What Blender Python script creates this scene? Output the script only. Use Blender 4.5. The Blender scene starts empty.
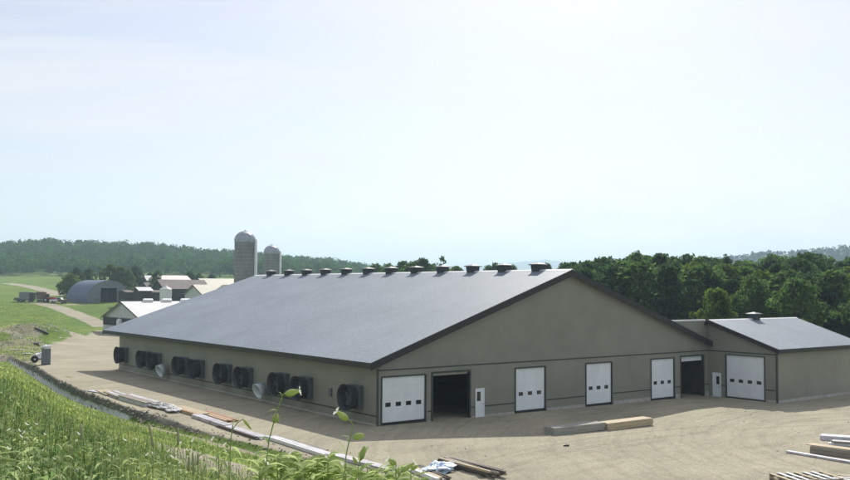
import bpy, math, random
import numpy as np
from mathutils import Vector, Matrix
random.seed(7); rs = np.random.RandomState(11)
col = bpy.context.scene.collection
sc = bpy.context.scene

# ------------------------------------------------------------------ camera numbers (used to survey positions on the ground)
CC = np.array([-36.185, -52.986, 9.70]); YAW, PIT, ROLL, FPX = .65044, .053754, .0054713, 901.33
Fv = np.array([math.sin(YAW)*math.cos(PIT), math.cos(YAW)*math.cos(PIT), math.sin(PIT)])
R0 = np.array([math.cos(YAW), -math.sin(YAW), 0]); U0 = np.cross(R0, Fv)
Rv = R0*math.cos(ROLL)+U0*math.sin(ROLL); Uv = U0*math.cos(ROLL)-R0*math.sin(ROLL)
SUN_AZ, SUN_EL = math.radians(46.9), math.radians(38.4)      # azimuth from +y towards +x
W, L, ZE, ZR = 38.58, 54.2, 4.5, 11.36                       # the long barn

def ray(x, y): return Fv*FPX+Rv*(x-425)-Uv*(y-240)
def at(x, y, D):
    d = ray(x, y); return Vector(CC+d*(D/FPX))
def gp(x, y, z=0.0):
    d = ray(x, y); t = (z-CC[2])/d[2]; return Vector(CC+d*t)
def on_x(x, y, X):
    d = ray(x, y); return Vector(CC+d*((X-CC[0])/d[0]))

# ------------------------------------------------------------------ terrain
def sstep(a, b, t):
    t = np.clip((t-a)/(b-a), 0, 1); return t*t*(3-2*t)
_tab = rs.rand(256, 256)
def vnoise(x, y):
    x = np.asarray(x, float); y = np.asarray(y, float)
    xi = np.floor(x).astype(int); yi = np.floor(y).astype(int); fx = x-xi; fy = y-yi
    fx = fx*fx*(3-2*fx); fy = fy*fy*(3-2*fy)
    g = lambda i, j: _tab[i % 256, j % 256]
    return (g(xi, yi)*(1-fx)+g(xi+1, yi)*fx)*(1-fy)+(g(xi, yi+1)*(1-fx)+g(xi+1, yi+1)*fx)*fy
def fbm(x, y, o=4):
    s = 0; a = .5
    for k in range(o): s = s+a*vnoise(x*2**k+17*k, y*2**k+5*k); a *= .5
    return s
TPX = [-400, -100, 12, 30, 60, 90, 140, 200, 300, 400, 600, 850, 1200]
TY  = [350, 356, 364, 375, 394, 408, 423, 437, 462, 484, 520, 545, 560]
TZ  = [-.1, -.3, -.8, -1.1, -1.2, -1.15, -.7, -.35, -.25, -.2, -.2, -.2, -.2]
EPX = [-400, -100, 12, 38, 48, 62, 90, 130, 170, 200, 260, 330, 400, 600, 850, 1200]
EY  = [348, 354, 359, 367, 373, 381, 393, 407, 418, 428, 443, 460, 479, 512, 535, 550]
def toe(px):
    zt = np.interp(px, TPX, TZ); y = np.interp(px, TPX, TY)
    Dt = (9.7-zt)*FPX/(y-288.5)
    De = np.maximum(9.7*FPX/(np.interp(px, EPX, EY)-288.5), Dt+1.6)
    return zt, Dt, De
def polar(x, y):
    dx = np.asarray(x, float)-CC[0]; dy = np.asarray(y, float)-CC[1]
    f = dx*math.sin(YAW)+dy*math.cos(YAW); s = dx*math.cos(YAW)-dy*math.sin(YAW)
    r = np.hypot(f, s); a = np.clip(np.arctan2(s, f), -1.0, 1.0)
    px = 425+FPX*np.tan(a); D = r*np.cos(a)
    return px, D
SPX = [-700, -300, 0, 50, 90, 125, 150, 185, 210, 260, 300, 330, 365, 385, 430, 500, 600, 2000]
SY  = [246, 243, 245.5, 242, 244, 243.5, 245, 249, 251.5, 254.5, 258.5, 260, 265, 269, 278, 283, 285, 285]
def height(x, y):
    px, D = polar(x, y)
    zt, Dt, De = toe(px)
    slope = 8.9+(zt-8.9)*(D/Dt)
    dx = np.asarray(x, float)-CC[0]; dy = np.asarray(y, float)-CC[1]
    bank = zt*(1-sstep(0, 1, (D-Dt)/(De-Dt)))
    yard = -.011*np.clip(x, 0, 42)
    h = np.where(D < Dt, slope, bank+yard)
    h = h+np.where(D < Dt, 1, 0)*(fbm(x*.35, y*.35)-.5)*.5*np.clip(D/12, 0, 1)*np.clip((Dt-D)/4, 0, 1)
    h = h+(fbm(x*.9, y*.9, 3)-.5)*.16*np.exp(-((D-(Dt+De)/2)/2.2)**2)*sstep(300, 120, px)
    wl = 1-.75*sstep(250, 470, px)
    far = np.interp(D, [215, 300, 400, 500, 620], [0, 5.0, 8.6, 12.2, 17.0])*wl
    h = h+far
    S = np.interp(px, SPX, SY); crest = 9.7+(288.5-S)*1000/FPX-13.0
    base = 17.0*wl
    h = h+(np.maximum(crest, 1)-base)*sstep(640, 1000, D)*(1-sstep(1200, 2200, D)) - base*sstep(1200, 2200, D)
    rut = np.zeros_like(h)
    for (cx_, cy_, rr_) in ((30, -34, 21), (30, -34, 23.1), (34, -40, 30), (34, -40, 32.0), (12, -60, 46), (12, -60, 48.1)):
        q_ = np.hypot(x-cx_, y-cy_)-rr_-1.2*(fbm(x*.06, y*.06, 2)-.5)
        rut = rut-.05*np.exp(-(q_/.22)**2)+.025*np.exp(-((np.abs(q_)-.42)/.16)**2)
    h = h+np.where(D > De+2, rut, 0)*(y < -2)
    # rough heaps of spoil left of the yard
    for (mx, my, mr, mh) in MOUNDS: h = h+mh*np.exp(-((np.asarray(x)-mx)**2+(np.asarray(y)-my)**2)/mr**2)
    return h
MOUNDS = []
def hit(px, py):
    d = ray(px, py); d = d/np.linalg.norm(d); t = 1.0
    while t < 3000:
        p = CC+d*t
        if p[2] < float(height(p[0], p[1])): break
        t += max(.1, t*.004)
    return Vector(p)
for q, r, m in (((20, 345), 5, 1.0), ((34, 338), 6, 1.3), ((8, 337), 7, 1.2), ((48, 331), 6, .7), ((55, 338), 4, .6)):
    g = gp(*q); MOUNDS.append((g.x, g.y, r*1.15, m*1.25))
def hz(x, y): return float(height(x, y))

# ------------------------------------------------------------------ materials
MATS = {}
def nodes(name):
    m = bpy.data.materials.new(name); m.use_nodes = True
    nt = m.node_tree; b = nt.nodes['Principled BSDF']; MATS[name] = m
    return m, nt, b
def N(nt, t, **k):
    n = nt.nodes.new(t)
    for a, v in k.items():
        if a in n.inputs.keys(): n.inputs[a].default_value = v
        else: setattr(n, a, v)
    return n
def ramp(nt, fac, stops):
    r = nt.nodes.new('ShaderNodeValToRGB'); e = r.color_ramp.elements
    while len(e) < len(stops): e.new(.5)
    for i, (p, c) in enumerate(stops): e[i].position = p; e[i].color = (*c, 1)
    nt.links.new(fac, r.inputs[0]); return r
def simple(name, c, rough=.8, var=.15, scale=3.0, metal=0, bump=0, spec=.3, stretch=None, detail=4):
    m, nt, b = nodes(name); b.inputs['Roughness'].default_value = rough; b.inputs['Metallic'].default_value = metal
    b.inputs['Specular IOR Level'].default_value = spec
    tc = N(nt, 'ShaderNodeTexCoord'); src = tc.outputs['Object']
    if stretch:
        mp = N(nt, 'ShaderNodeMapping'); mp.inputs['Scale'].default_value = stretch; nt.links.new(src, mp.inputs[0]); src = mp.outputs[0]
    n = N(nt, 'ShaderNodeTexNoise', Scale=scale, Detail=detail, Roughness=.6); nt.links.new(src, n.inputs['Vector'])
    lo = tuple(max(0, x*(1-var)) for x in c); hi = tuple(min(1, x*(1+var)) for x in c)
    r = ramp(nt, n.outputs['Fac'], [(.3, lo), (.7, hi)]); nt.links.new(r.outputs[0], b.inputs['Base Color'])
    if bump:
        bp = N(nt, 'ShaderNodeBump', Strength=bump, Distance=.05); nt.links.new(n.outputs['Fac'], bp.inputs['Height']); nt.links.new(bp.outputs[0], b.inputs['Normal'])
    return m
def siding(name, c, pitch=.30):
    m = simple(name, c, .6, .10, .35, spec=.35); nt = m.node_tree; b = nt.nodes['Principled BSDF']
    tc = N(nt, 'ShaderNodeTexCoord'); sx = N(nt, 'ShaderNodeSeparateXYZ'); nt.links.new(tc.outputs['Object'], sx.inputs[0])
    ad = N(nt, 'ShaderNodeMath', operation='ADD'); nt.links.new(sx.outputs[0], ad.inputs[0]); nt.links.new(sx.outputs[1], ad.inputs[1])
    mu = N(nt, 'ShaderNodeMath', operation='MULTIPLY'); mu.inputs[1].default_value = 1/pitch; nt.links.new(ad.outputs[0], mu.inputs[0])
    fr = N(nt, 'ShaderNodeMath', operation='FRACT'); nt.links.new(mu.outputs[0], fr.inputs[0])
    r = ramp(nt, fr.outputs[0], [(0, (1, 1, 1)), (.10, (0, 0, 0)), (.9, (0, 0, 0)), (1, (1, 1, 1))])
    bp = N(nt, 'ShaderNodeBump', Strength=.4, Distance=.03); nt.links.new(r.outputs[0], bp.inputs['Height']); nt.links.new(bp.outputs[0], b.inputs['Normal'])
    return m
def translucent(name, c1, c2, rough=.75, trans=.45, tint=1.25, scale=None, spec=.06):
    m, nt, b = nodes(name); b.inputs['Roughness'].default_value = rough; b.inputs['Specular IOR Level'].default_value = spec
    g = N(nt, 'ShaderNodeNewGeometry'); r = ramp(nt, g.outputs['Random Per Island'], [(0, c1), (1, c2)])
    cc = r.outputs[0]
    if scale:
        tc = N(nt, 'ShaderNodeTexCoord'); n = N(nt, 'ShaderNodeTexNoise', Scale=scale, Detail=2.0); nt.links.new(tc.outputs['Object'], n.inputs['Vector'])
        rr = ramp(nt, n.outputs['Fac'], [(.35, (.6, .66, .62)), (.68, (1.45, 1.4, 1.2))])
        mx = N(nt, 'ShaderNodeMix', data_type='RGBA', blend_type='MULTIPLY'); mx.inputs[0].default_value = 1
        nt.links.new(cc, mx.inputs[6]); nt.links.new(rr.outputs[0], mx.inputs[7]); cc = mx.outputs[2]
    nt.links.new(cc, b.inputs['Base Color'])
    t = N(nt, 'ShaderNodeBsdfTranslucent'); hs = N(nt, 'ShaderNodeHueSaturation', Value=tint, Saturation=1.1); nt.links.new(cc, hs.inputs['Color']); nt.links.new(hs.outputs[0], t.inputs[0])
    ms = N(nt, 'ShaderNodeMixShader'); ms.inputs[0].default_value = trans
    nt.links.new(b.outputs[0], ms.inputs[1]); nt.links.new(t.outputs[0], ms.inputs[2]); nt.links.new(ms.outputs[0], nt.nodes['Material Output'].inputs[0])
    return m

M = {}
M['siding'] = siding('taupe_siding', (.25, .25, .207))
M['siding_pale'] = siding('tan_siding', (.27, .264, .215))
M['trim'] = simple('dark_trim', (.06, .07, .066), .5, .12, 2)
M['fascia'] = simple('fascia_metal', (.034, .030, .032), .5, .12, 2)
M['white'] = simple('white_door', (.79, .83, .87), .5, .07, 1.1, stretch=(1, 1, .5))
M['white_metal'] = simple('white_painted_metal', (.75, .76, .77), .45, .08, 2)
M['glass'] = simple('dark_glass', (.02, .025, .03), .08, .1, 2, spec=.6)
M['rubber'] = simple('black_rubber', (.03, .03, .03), .8, .2, 6)
M['concrete'] = simple('concrete', (.42, .41, .37), .9, .2, 1.6, bump=.3)
M['galv'] = simple('galvanised_metal', (.34, .37, .41), .42, .2, 1.3, metal=.55)
M['fan_box'] = simple('fan_housing_grey', (.12, .14, .165), .45, .15, 2, metal=.3)
M['cone_grey'] = simple('pale_grey_fibreglass', (.60, .65, .70), .5, .15, 2)
M['cap_grey'] = simple('cap_grey', (.10, .11, .125), .6, .1, 2)
M['fan_dark'] = simple('fan_cone_dark', (.045, .05, .06), .5, .2, 4)
M['interior'] = simple('interior_board', (.25, .24, .2), .9, .15, 1)
M['dark_inside'] = simple('dark_board_and_shade', (.05, .05, .05), .9, .2, 1)  # dark shed boards; also stands in for shade inside openings
M['wood'] = simple('fresh_lumber', (.48, .40, .27), .75, .22, 3, stretch=(.4, 6, 6))
M['wood_red'] = simple('reddish_lumber', (.38, .20, .12), .8, .25, 3, stretch=(.4, 6, 6))
M['wood_grey'] = simple('weathered_lumber', (.28, .25, .21), .85, .3, 3, stretch=(.4, 6, 6))
M['wood_dark'] = simple('dark_lumber', (.13, .11, .10), .85, .3, 3, stretch=(.4, 6, 6))
M['concrete_beam'] = simple('grey_beam', (.34, .33, .29), .85, .2, 2, stretch=(.4, 5, 5))
M['lilac'] = simple('white_profile', (.50, .49, .54), .5, .35, 1.3, spec=.4)
M['wrap'] = simple('white_wrap', (.74, .73, .76), .3, .12, 5, bump=.6, spec=.5)
M['wrap_dull'] = simple('dusty_wrap', (.46, .45, .46), .5, .25, 3, bump=.6, spec=.3)
M['tarp'] = simple('blue_white_sheet', (.48, .58, .72), .4, .35, 6, bump=.5)
M['black'] = simple('black_plastic', (.02, .02, .022), .5, .2, 4)
M['cab'] = simple('grey_cabinet', (.17, .19, .23), .5, .1, 1)
M['red'] = simple('red_paint', (.34, .06, .05), .5, .2, 1)
M['rust'] = simple('brown_wagon', (.14, .09, .08), .7, .25, 1)
M['silo'] = simple('silo_staves', (.22, .23, .22), .85, .2, .9, stretch=(1, 1, .25), bump=.2)
M['old_roof'] = simple('brown_roof', (.20, .175, .165), .8, .2, .8)
M['tan_roof'] = simple('tan_roof', (.52, .50, .40), .6, .1, .8)
M['pink_roof'] = simple('pale_pink_roof', (.72, .62, .60), .6, .1, .8)
M['white_roof'] = simple('white_metal_roof', (.70, .70, .69), .4, .08, .5, spec=.5)
M['brick'] = simple('red_brown_wall', (.20, .10, .08), .9, .2, 1)
M['pale_wall'] = simple('pale_wall', (.54, .56, .55), .8, .1, .8)
M['blue_steel'] = simple('blue_grey_steel', (.10, .135, .20), .55, .18, .8, metal=.1, spec=.35)
M['pale_steel'] = simple('grey_steel_end', (.20, .22, .24), .6, .15, .8)
M['clod'] = simple('dry_clod', (.30, .275, .21), .95, .25, 3)
M['bark'] = simple('bark', (.10, .075, .055), .95, .3, 3, stretch=(3, 3, .5), bump=.5)
M['leaf_a'] = translucent('foliage_mid', (.05, .10, .034), (.12, .19, .06), trans=.5)
M['leaf_b'] = translucent('foliage_yellow_green', (.06, .11, .025), (.15, .21, .05), trans=.44)
M['leaf_c'] = translucent('foliage_dark', (.034, .074, .032), (.085, .14, .052), trans=.46)
M['forest'] = translucent('forest_leaves', (.02, .072, .022), (.06, .15, .03), trans=.42, scale=.055)
M['forest_far'] = translucent('far_forest_leaves', (.016, .045, .025), (.04, .085, .035), trans=.3)
M['grass'] = translucent('grass_blade', (.10, .155, .052), (.31, .34, .16), trans=.52, tint=1.6, scale=.35)
M['weed'] = translucent('weed_leaf', (.09, .18, .055), (.30, .37, .18), trans=.5, tint=1.5)
M['campion'] = translucent('campion_leaf', (.22, .33, .12), (.52, .56, .30), trans=.5, tint=1.35)
M['calyx'] = translucent('campion_calyx', (.38, .46, .2), (.48, .52, .28), trans=.5, tint=1.3)
M['petal'] = translucent('petal', (.80, .80, .76), (.9, .88, .84), trans=.4, tint=1.0)
M['stem'] = translucent('green_stem', (.30, .38, .17), (.36, .43, .22), trans=.4)
M['seedhead'] = simple('timothy_head', (.46, .44, .27), .8, .2, 300, bump=.4)
M['straw'] = translucent('dry_stalk', (.40, .40, .24), (.52, .50, .33), trans=.45)

def roof_mat():
    m, nt, b = nodes('grey_shingles')
    b.inputs['Roughness'].default_value = .62; b.inputs['Specular IOR Level'].default_value = .3
    tc = N(nt, 'ShaderNodeTexCoord'); mp = N(nt, 'ShaderNodeMapping'); mp.inputs['Scale'].default_value = (1, 1, 1)
    nt.links.new(tc.outputs['Object'], mp.inputs[0])
    n1 = N(nt, 'ShaderNodeTexNoise', Scale=.16, Detail=5.0, Roughness=.65); nt.links.new(mp.outputs[0], n1.inputs['Vector'])
    n2 = N(nt, 'ShaderNodeTexNoise', Scale=5.0, Detail=3.0, Roughness=.7); nt.links.new(mp.outputs[0], n2.inputs['Vector'])
    sx = N(nt, 'ShaderNodeSeparateXYZ'); nt.links.new(mp.outputs[0], sx.inputs[0])
    mu = N(nt, 'ShaderNodeMath', operation='MULTIPLY'); mu.inputs[1].default_value = 1/.42; nt.links.new(sx.outputs[0], mu.inputs[0])
    fr = N(nt, 'ShaderNodeMath', operation='FRACT'); nt.links.new(mu.outputs[0], fr.inputs[0])
    r1 = ramp(nt, n1.outputs['Fac'], [(.3, (.168, .205, .25)), (.7, (.222, .265, .32))])
    r2 = ramp(nt, n2.outputs['Fac'], [(.3, (.76, .76, .77)), (.7, (1.2, 1.2, 1.19))])
    mx = N(nt, 'ShaderNodeMix', data_type='RGBA', blend_type='MULTIPLY'); mx.inputs[0].default_value = 1
    nt.links.new(r1.outputs[0], mx.inputs[6]); nt.links.new(r2.outputs[0], mx.inputs[7]); nt.links.new(mx.outputs[2], b.inputs['Base Color'])
    ad = N(nt, 'ShaderNodeMath', operation='ADD'); nt.links.new(fr.outputs[0], ad.inputs[0]); nt.links.new(n2.outputs['Fac'], ad.inputs[1])
    bp = N(nt, 'ShaderNodeBump', Strength=.35, Distance=.03); nt.links.new(ad.outputs[0], bp.inputs['Height']); nt.links.new(bp.outputs[0], b.inputs['Normal'])
    return m
M['roof'] = roof_mat()

def ground_mat():
    m, nt, b = nodes('ground_surface'); b.inputs['Roughness'].default_value = .95; b.inputs['Specular IOR Level'].default_value = .12
    L_ = nt.links.new
    tc = N(nt, 'ShaderNodeTexCoord'); P = tc.outputs['Object']
    def noise(s, d=5.0, st=None, rot=0):
        src = P
        if st:
            mp = N(nt, 'ShaderNodeMapping'); mp.inputs['Scale'].default_value = st; mp.inputs['Rotation'].default_value = (0, 0, rot); L_(P, mp.inputs[0]); src = mp.outputs[0]
        n = N(nt, 'ShaderNodeTexNoise', Scale=s, Detail=d, Roughness=.62); L_(src, n.inputs['Vector']); return n.outputs['Fac']
    def mix(f, a, c, bt='MIX'):
        x = N(nt, 'ShaderNodeMix', data_type='RGBA', blend_type=bt)
        if isinstance(f, float): x.inputs[0].default_value = f
        else: L_(f, x.inputs[0])
        L_(a, x.inputs[6]); L_(c, x.inputs[7]); return x.outputs[2]
    def mask(nm, nz, amt=.5, lo=.4, hi=.6):
        a = N(nt, 'ShaderNodeAttribute', attribute_name=nm)
        s = N(nt, 'ShaderNodeMath', operation='SUBTRACT'); L_(nz, s.inputs[0]); s.inputs[1].default_value = .5
        mu = N(nt, 'ShaderNodeMath', operation='MULTIPLY_ADD'); L_(s.outputs[0], mu.inputs[0]); mu.inputs[1].default_value = amt; L_(a.outputs['Fac'], mu.inputs[2])
        mr = N(nt, 'ShaderNodeMapRange', interpolation_type='SMOOTHSTEP'); L_(mu.outputs[0], mr.inputs[0]); mr.inputs[1].default_value = lo; mr.inputs[2].default_value = hi
        return mr.outputs[0]
    n1 = noise(.035, 6.0); n2 = noise(.5, 5.0); n3 = noise(6.0, 4.0); n4 = noise(.11, 4.0)
    g = ramp(nt, n1, [(.3, (.085, .15, .024)), (.5, (.12, .20, .03)), (.72, (.20, .235, .06))]).outputs[0]
    g = mix(1.0, g, ramp(nt, n2, [(.3, (.7, .7, .7)), (.7, (1.25, 1.2, 1.15))]).outputs[0], 'MULTIPLY')
    g = mix(1.0, g, ramp(nt, n3, [(.3, (.75, .8, .7)), (.7, (1.2, 1.15, 1.2))]).outputs[0], 'MULTIPLY')
    soil = mix(1.0, ramp(nt, n2, [(.3, (.20, .18, .13)), (.7, (.34, .31, .24))]).outputs[0], ramp(nt, n3, [(.3, (.75, .75, .75)), (.7, (1.2, 1.2, 1.2))]).outputs[0], 'MULTIPLY')
    c = mix(mask('soil', n2, 1.0, .35, .65), g, soil)
    tr = noise(.5, 6.0, (.45, 1.6, 1), math.radians(-35))
    yd = ramp(nt, n4, [(.25, (.29, .268, .205)), (.5, (.365, .338, .255)), (.75, (.43, .398, .30))]).outputs[0]
    yd = mix(1.0, yd, ramp(nt, tr, [(.3, (.84, .84, .85)), (.5, (1, 1, 1)), (.7, (1.06, 1.05, 1.04))]).outputs[0], 'MULTIPLY')
    vs_ = N(nt, 'ShaderNodeVectorMath', operation='SUBTRACT'); vs_.inputs[1].default_value = (30, -34, 0); L_(P, vs_.inputs[0])
    vl_ = N(nt, 'ShaderNodeVectorMath', operation='LENGTH'); L_(vs_.outputs[0], vl_.inputs[0])
    wv = N(nt, 'ShaderNodeMath', operation='MULTIPLY_ADD'); L_(n4, wv.inputs[0]); wv.inputs[1].default_value = 3.0; L_(vl_.outputs['Value'], wv.inputs[2])
    rn = N(nt, 'ShaderNodeTexNoise', noise_dimensions='1D', Scale=1.6, Detail=4.0, Roughness=.6); L_(wv.outputs[0], rn.inputs['W'])
    tr2 = rn.outputs['Fac']
    yd = mix(.8, yd, ramp(nt, tr2, [(.3, (.86, .86, .85)), (.5, (1.0, 1.0, 1.0)), (.7, (1.05, 1.05, 1.04))]).outputs[0], 'MULTIPLY')
    yd = mix(.95, yd, ramp(nt, n3, [(.3, (.76, .76, .76)), (.7, (1.2, 1.2, 1.2))]).outputs[0], 'MULTIPLY')
    yd = mix(.9, yd, ramp(nt, noise(22.0, 4.0), [(.3, (.66, .66, .66)), (.7, (1.26, 1.26, 1.25))]).outputs[0], 'MULTIPLY')
    c = mix(mask('yard', n2, .9, .3, .7), c, yd)
    rk = mix(1.0, ramp(nt, n2, [(.3, (.07, .07, .06)), (.7, (.17, .17, .14))]).outputs[0], ramp(nt, n3, [(.3, (.6, .6, .6)), (.7, (1.4, 1.4, 1.4))]).outputs[0], 'MULTIPLY')  # dark bank rock; shade on the bank is put into this colour
    c = mix(mask('shaded_rock', n2, .6, .35, .65), c, rk)
    pl = ramp(nt, n3, [(.3, (.42, .45, .46)), (.7, (.62, .64, .64))]).outputs[0]
    c = mix(mask('pale', n2, .5, .4, .6), c, pl)
    L_(c, b.inputs['Base Color'])
    ad = N(nt, 'ShaderNodeMath', operation='MULTIPLY_ADD'); L_(n3, ad.inputs[0]); ad.inputs[1].default_value = .4; L_(n2, ad.inputs[2])
    ad2 = N(nt, 'ShaderNodeMath', operation='MULTIPLY_ADD'); L_(tr, ad2.inputs[0]); ad2.inputs[1].default_value = .7; L_(ad.outputs[0], ad2.inputs[2])
    bp = N(nt, 'ShaderNodeBump', Strength=.6, Distance=.12); L_(ad2.outputs[0], bp.inputs['Height']); L_(bp.outputs[0], b.inputs['Normal'])
    return m
M['ground'] = ground_mat()

# ------------------------------------------------------------------ object helpers
def tag(o, label=None, cat=None, group=None, kind=None):
    if label: o['label'] = label
    if cat: o['category'] = cat
    if group: o['group'] = group
    if kind: o['kind'] = kind
    return o
def empty(name, loc=(0, 0, 0), rz=0, label=None, cat=None, group=None):
    o = bpy.data.objects.new(name, None); col.objects.link(o); o.location = loc; o.rotation_euler = (0, 0, rz)
    o.empty_display_size = .3
    return tag(o, label, cat, group)
def raw_mesh(name, v, f, m, parent=None, smooth=False):
    me = bpy.data.meshes.new(name); me.from_pydata([tuple(p) for p in v], [], f)
    me.materials.append(m if not isinstance(m, str) else M[m]); me.update()
    if smooth: me.polygons.foreach_set('use_smooth', [True]*len(me.polygons))
    o = bpy.data.objects.new(name, me); col.objects.link(o)
    if parent: o.parent = parent
    return o
def np_mesh(name, v, loops, sizes, m, smooth=False):
    me = bpy.data.meshes.new(name); v = np.asarray(v, np.float32); loops = np.asarray(loops, np.int32); sizes = np.asarray(sizes, np.int32)
    me.vertices.add(len(v)); me.vertices.foreach_set('co', v.ravel())
    me.loops.add(len(loops)); me.loops.foreach_set('vertex_index', loops)
    st = np.concatenate([[0], np.cumsum(sizes)[:-1]]).astype(np.int32)
    me.polygons.add(len(sizes)); me.polygons.foreach_set('loop_start', st); me.polygons.foreach_set('loop_total', sizes)
    me.update(calc_edges=True)
    if smooth: me.polygons.foreach_set('use_smooth', np.ones(len(sizes), bool))
    me.materials.append(M[m]); return me
def link_me(name, me, parent=None):
    o = bpy.data.objects.new(name, me); col.objects.link(o)
    if parent: o.parent = parent
    return o
class MB:
    def __init__(s): s.v = []; s.f = []; s.sm = []
    def add(s, vs, fs, smooth=False):
        n = len(s.v); s.v += [tuple(p) for p in vs]; s.f += [tuple(i+n for i in f) for f in fs]; s.sm += [smooth]*len(fs); return s
    def box(s, x0, x1, y0, y1, z0, z1):
        return s.add([(x0,y0,z0),(x1,y0,z0),(x1,y1,z0),(x0,y1,z0),(x0,y0,z1),(x1,y0,z1),(x1,y1,z1),(x0,y1,z1)],
                     [(0,3,2,1),(4,5,6,7),(0,1,5,4),(1,2,6,5),(2,3,7,6),(3,0,4,7)])
    def prism(s, poly, a, b, axis='y'):      # poly: list of 2D points in the plane across the axis
        n = len(poly)
        mk = {'y': lambda p, t: (p[0], t, p[1]), 'x': lambda p, t: (t, p[0], p[1]), 'z': lambda p, t: (p[0], p[1], t)}[axis]
        vs = [mk(p, a) for p in poly]+[mk(p, b) for p in poly]
        return s.add(vs, [tuple(range(n))[::-1], tuple(range(n, 2*n))]+[(i, (i+1) % n, n+(i+1) % n, n+i) for i in range(n)])
    def frustum(s, p0, p1, r0, r1, n=16, caps=True, smooth=True):
        p0 = Vector(p0); p1 = Vector(p1); d = (p1-p0).normalized()
        a = d.orthogonal().normalized(); b = d.cross(a)
        vs = [p0+(a*math.cos(t)+b*math.sin(t))*r0 for t in [2*math.pi*i/n for i in range(n)]]+[p1+(a*math.cos(t)+b*math.sin(t))*r1 for t in [2*math.pi*i/n for i in range(n)]]
        s.add(vs, [(i, (i+1) % n, n+(i+1) % n, n+i) for i in range(n)], smooth)
        if caps: k = len(s.v)-2*n; s.f += [tuple(k+i for i in range(n))[::-1], tuple(k+n+i for i in range(n))]; s.sm += [False, False]
        return s
    def tube(s, pts, rads, n=6):
        pts = [Vector(p) for p in pts]
        if not isinstance(rads, (list, tuple)): rads = [rads]*len(pts)
        base = len(s.v); prev = None
        for i, p in enumerate(pts):
            d = (pts[min(i+1, len(pts)-1)]-pts[max(i-1, 0)]).normalized()
            a = d.orthogonal().normalized() if prev is None else (prev-d*prev.dot(d)).normalized(); prev = a; b = d.cross(a)
            for k in range(n):
                t = 2*math.pi*k/n; s.v.append(tuple(p+(a*math.cos(t)+b*math.sin(t))*rads[i]))
        for i in range(len(pts)-1):
            for k in range(n):
                s.f.append((base+i*n+k, base+i*n+(k+1) % n, base+(i+1)*n+(k+1) % n, base+(i+1)*n+k)); s.sm.append(True)
        s.f.append(tuple(base+k for k in range(n))[::-1]); s.f.append(tuple(base+(len(pts)-1)*n+k for k in range(n))); s.sm += [False, False]
        return s
    def lathe(s, prof, n=24, c=(0, 0, 0)):
        base = len(s.v)
        for r, z in prof:
            for k in range(n): t = 2*math.pi*k/n; s.v.append((c[0]+r*math.cos(t), c[1]+r*math.sin(t), c[2]+z))
        for i in range(len(prof)-1):
            for k in range(n): s.f.append((base+i*n+k, base+i*n+(k+1) % n, base+(i+1)*n+(k+1) % n, base+(i+1)*n+k)); s.sm.append(True)
        return s
    def xf(s, mat, start=0):
        for i in range(start, len(s.v)): s.v[i] = tuple(mat @ Vector(s.v[i]))
        return s
    def build(s, name, m, parent=None, bevel=0):
        me = bpy.data.meshes.new(name); me.from_pydata(s.v, [], s.f); me.materials.append(M[m]); me.update()
        me.polygons.foreach_set('use_smooth', s.sm)
        o = bpy.data.objects.new(name, me); col.objects.link(o)
        if parent: o.parent = parent
        if bevel:
            b = o.modifiers.new('bevel', 'BEVEL'); b.width = bevel; b.segments = 2; b.limit_method = 'ANGLE'
        return o

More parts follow.
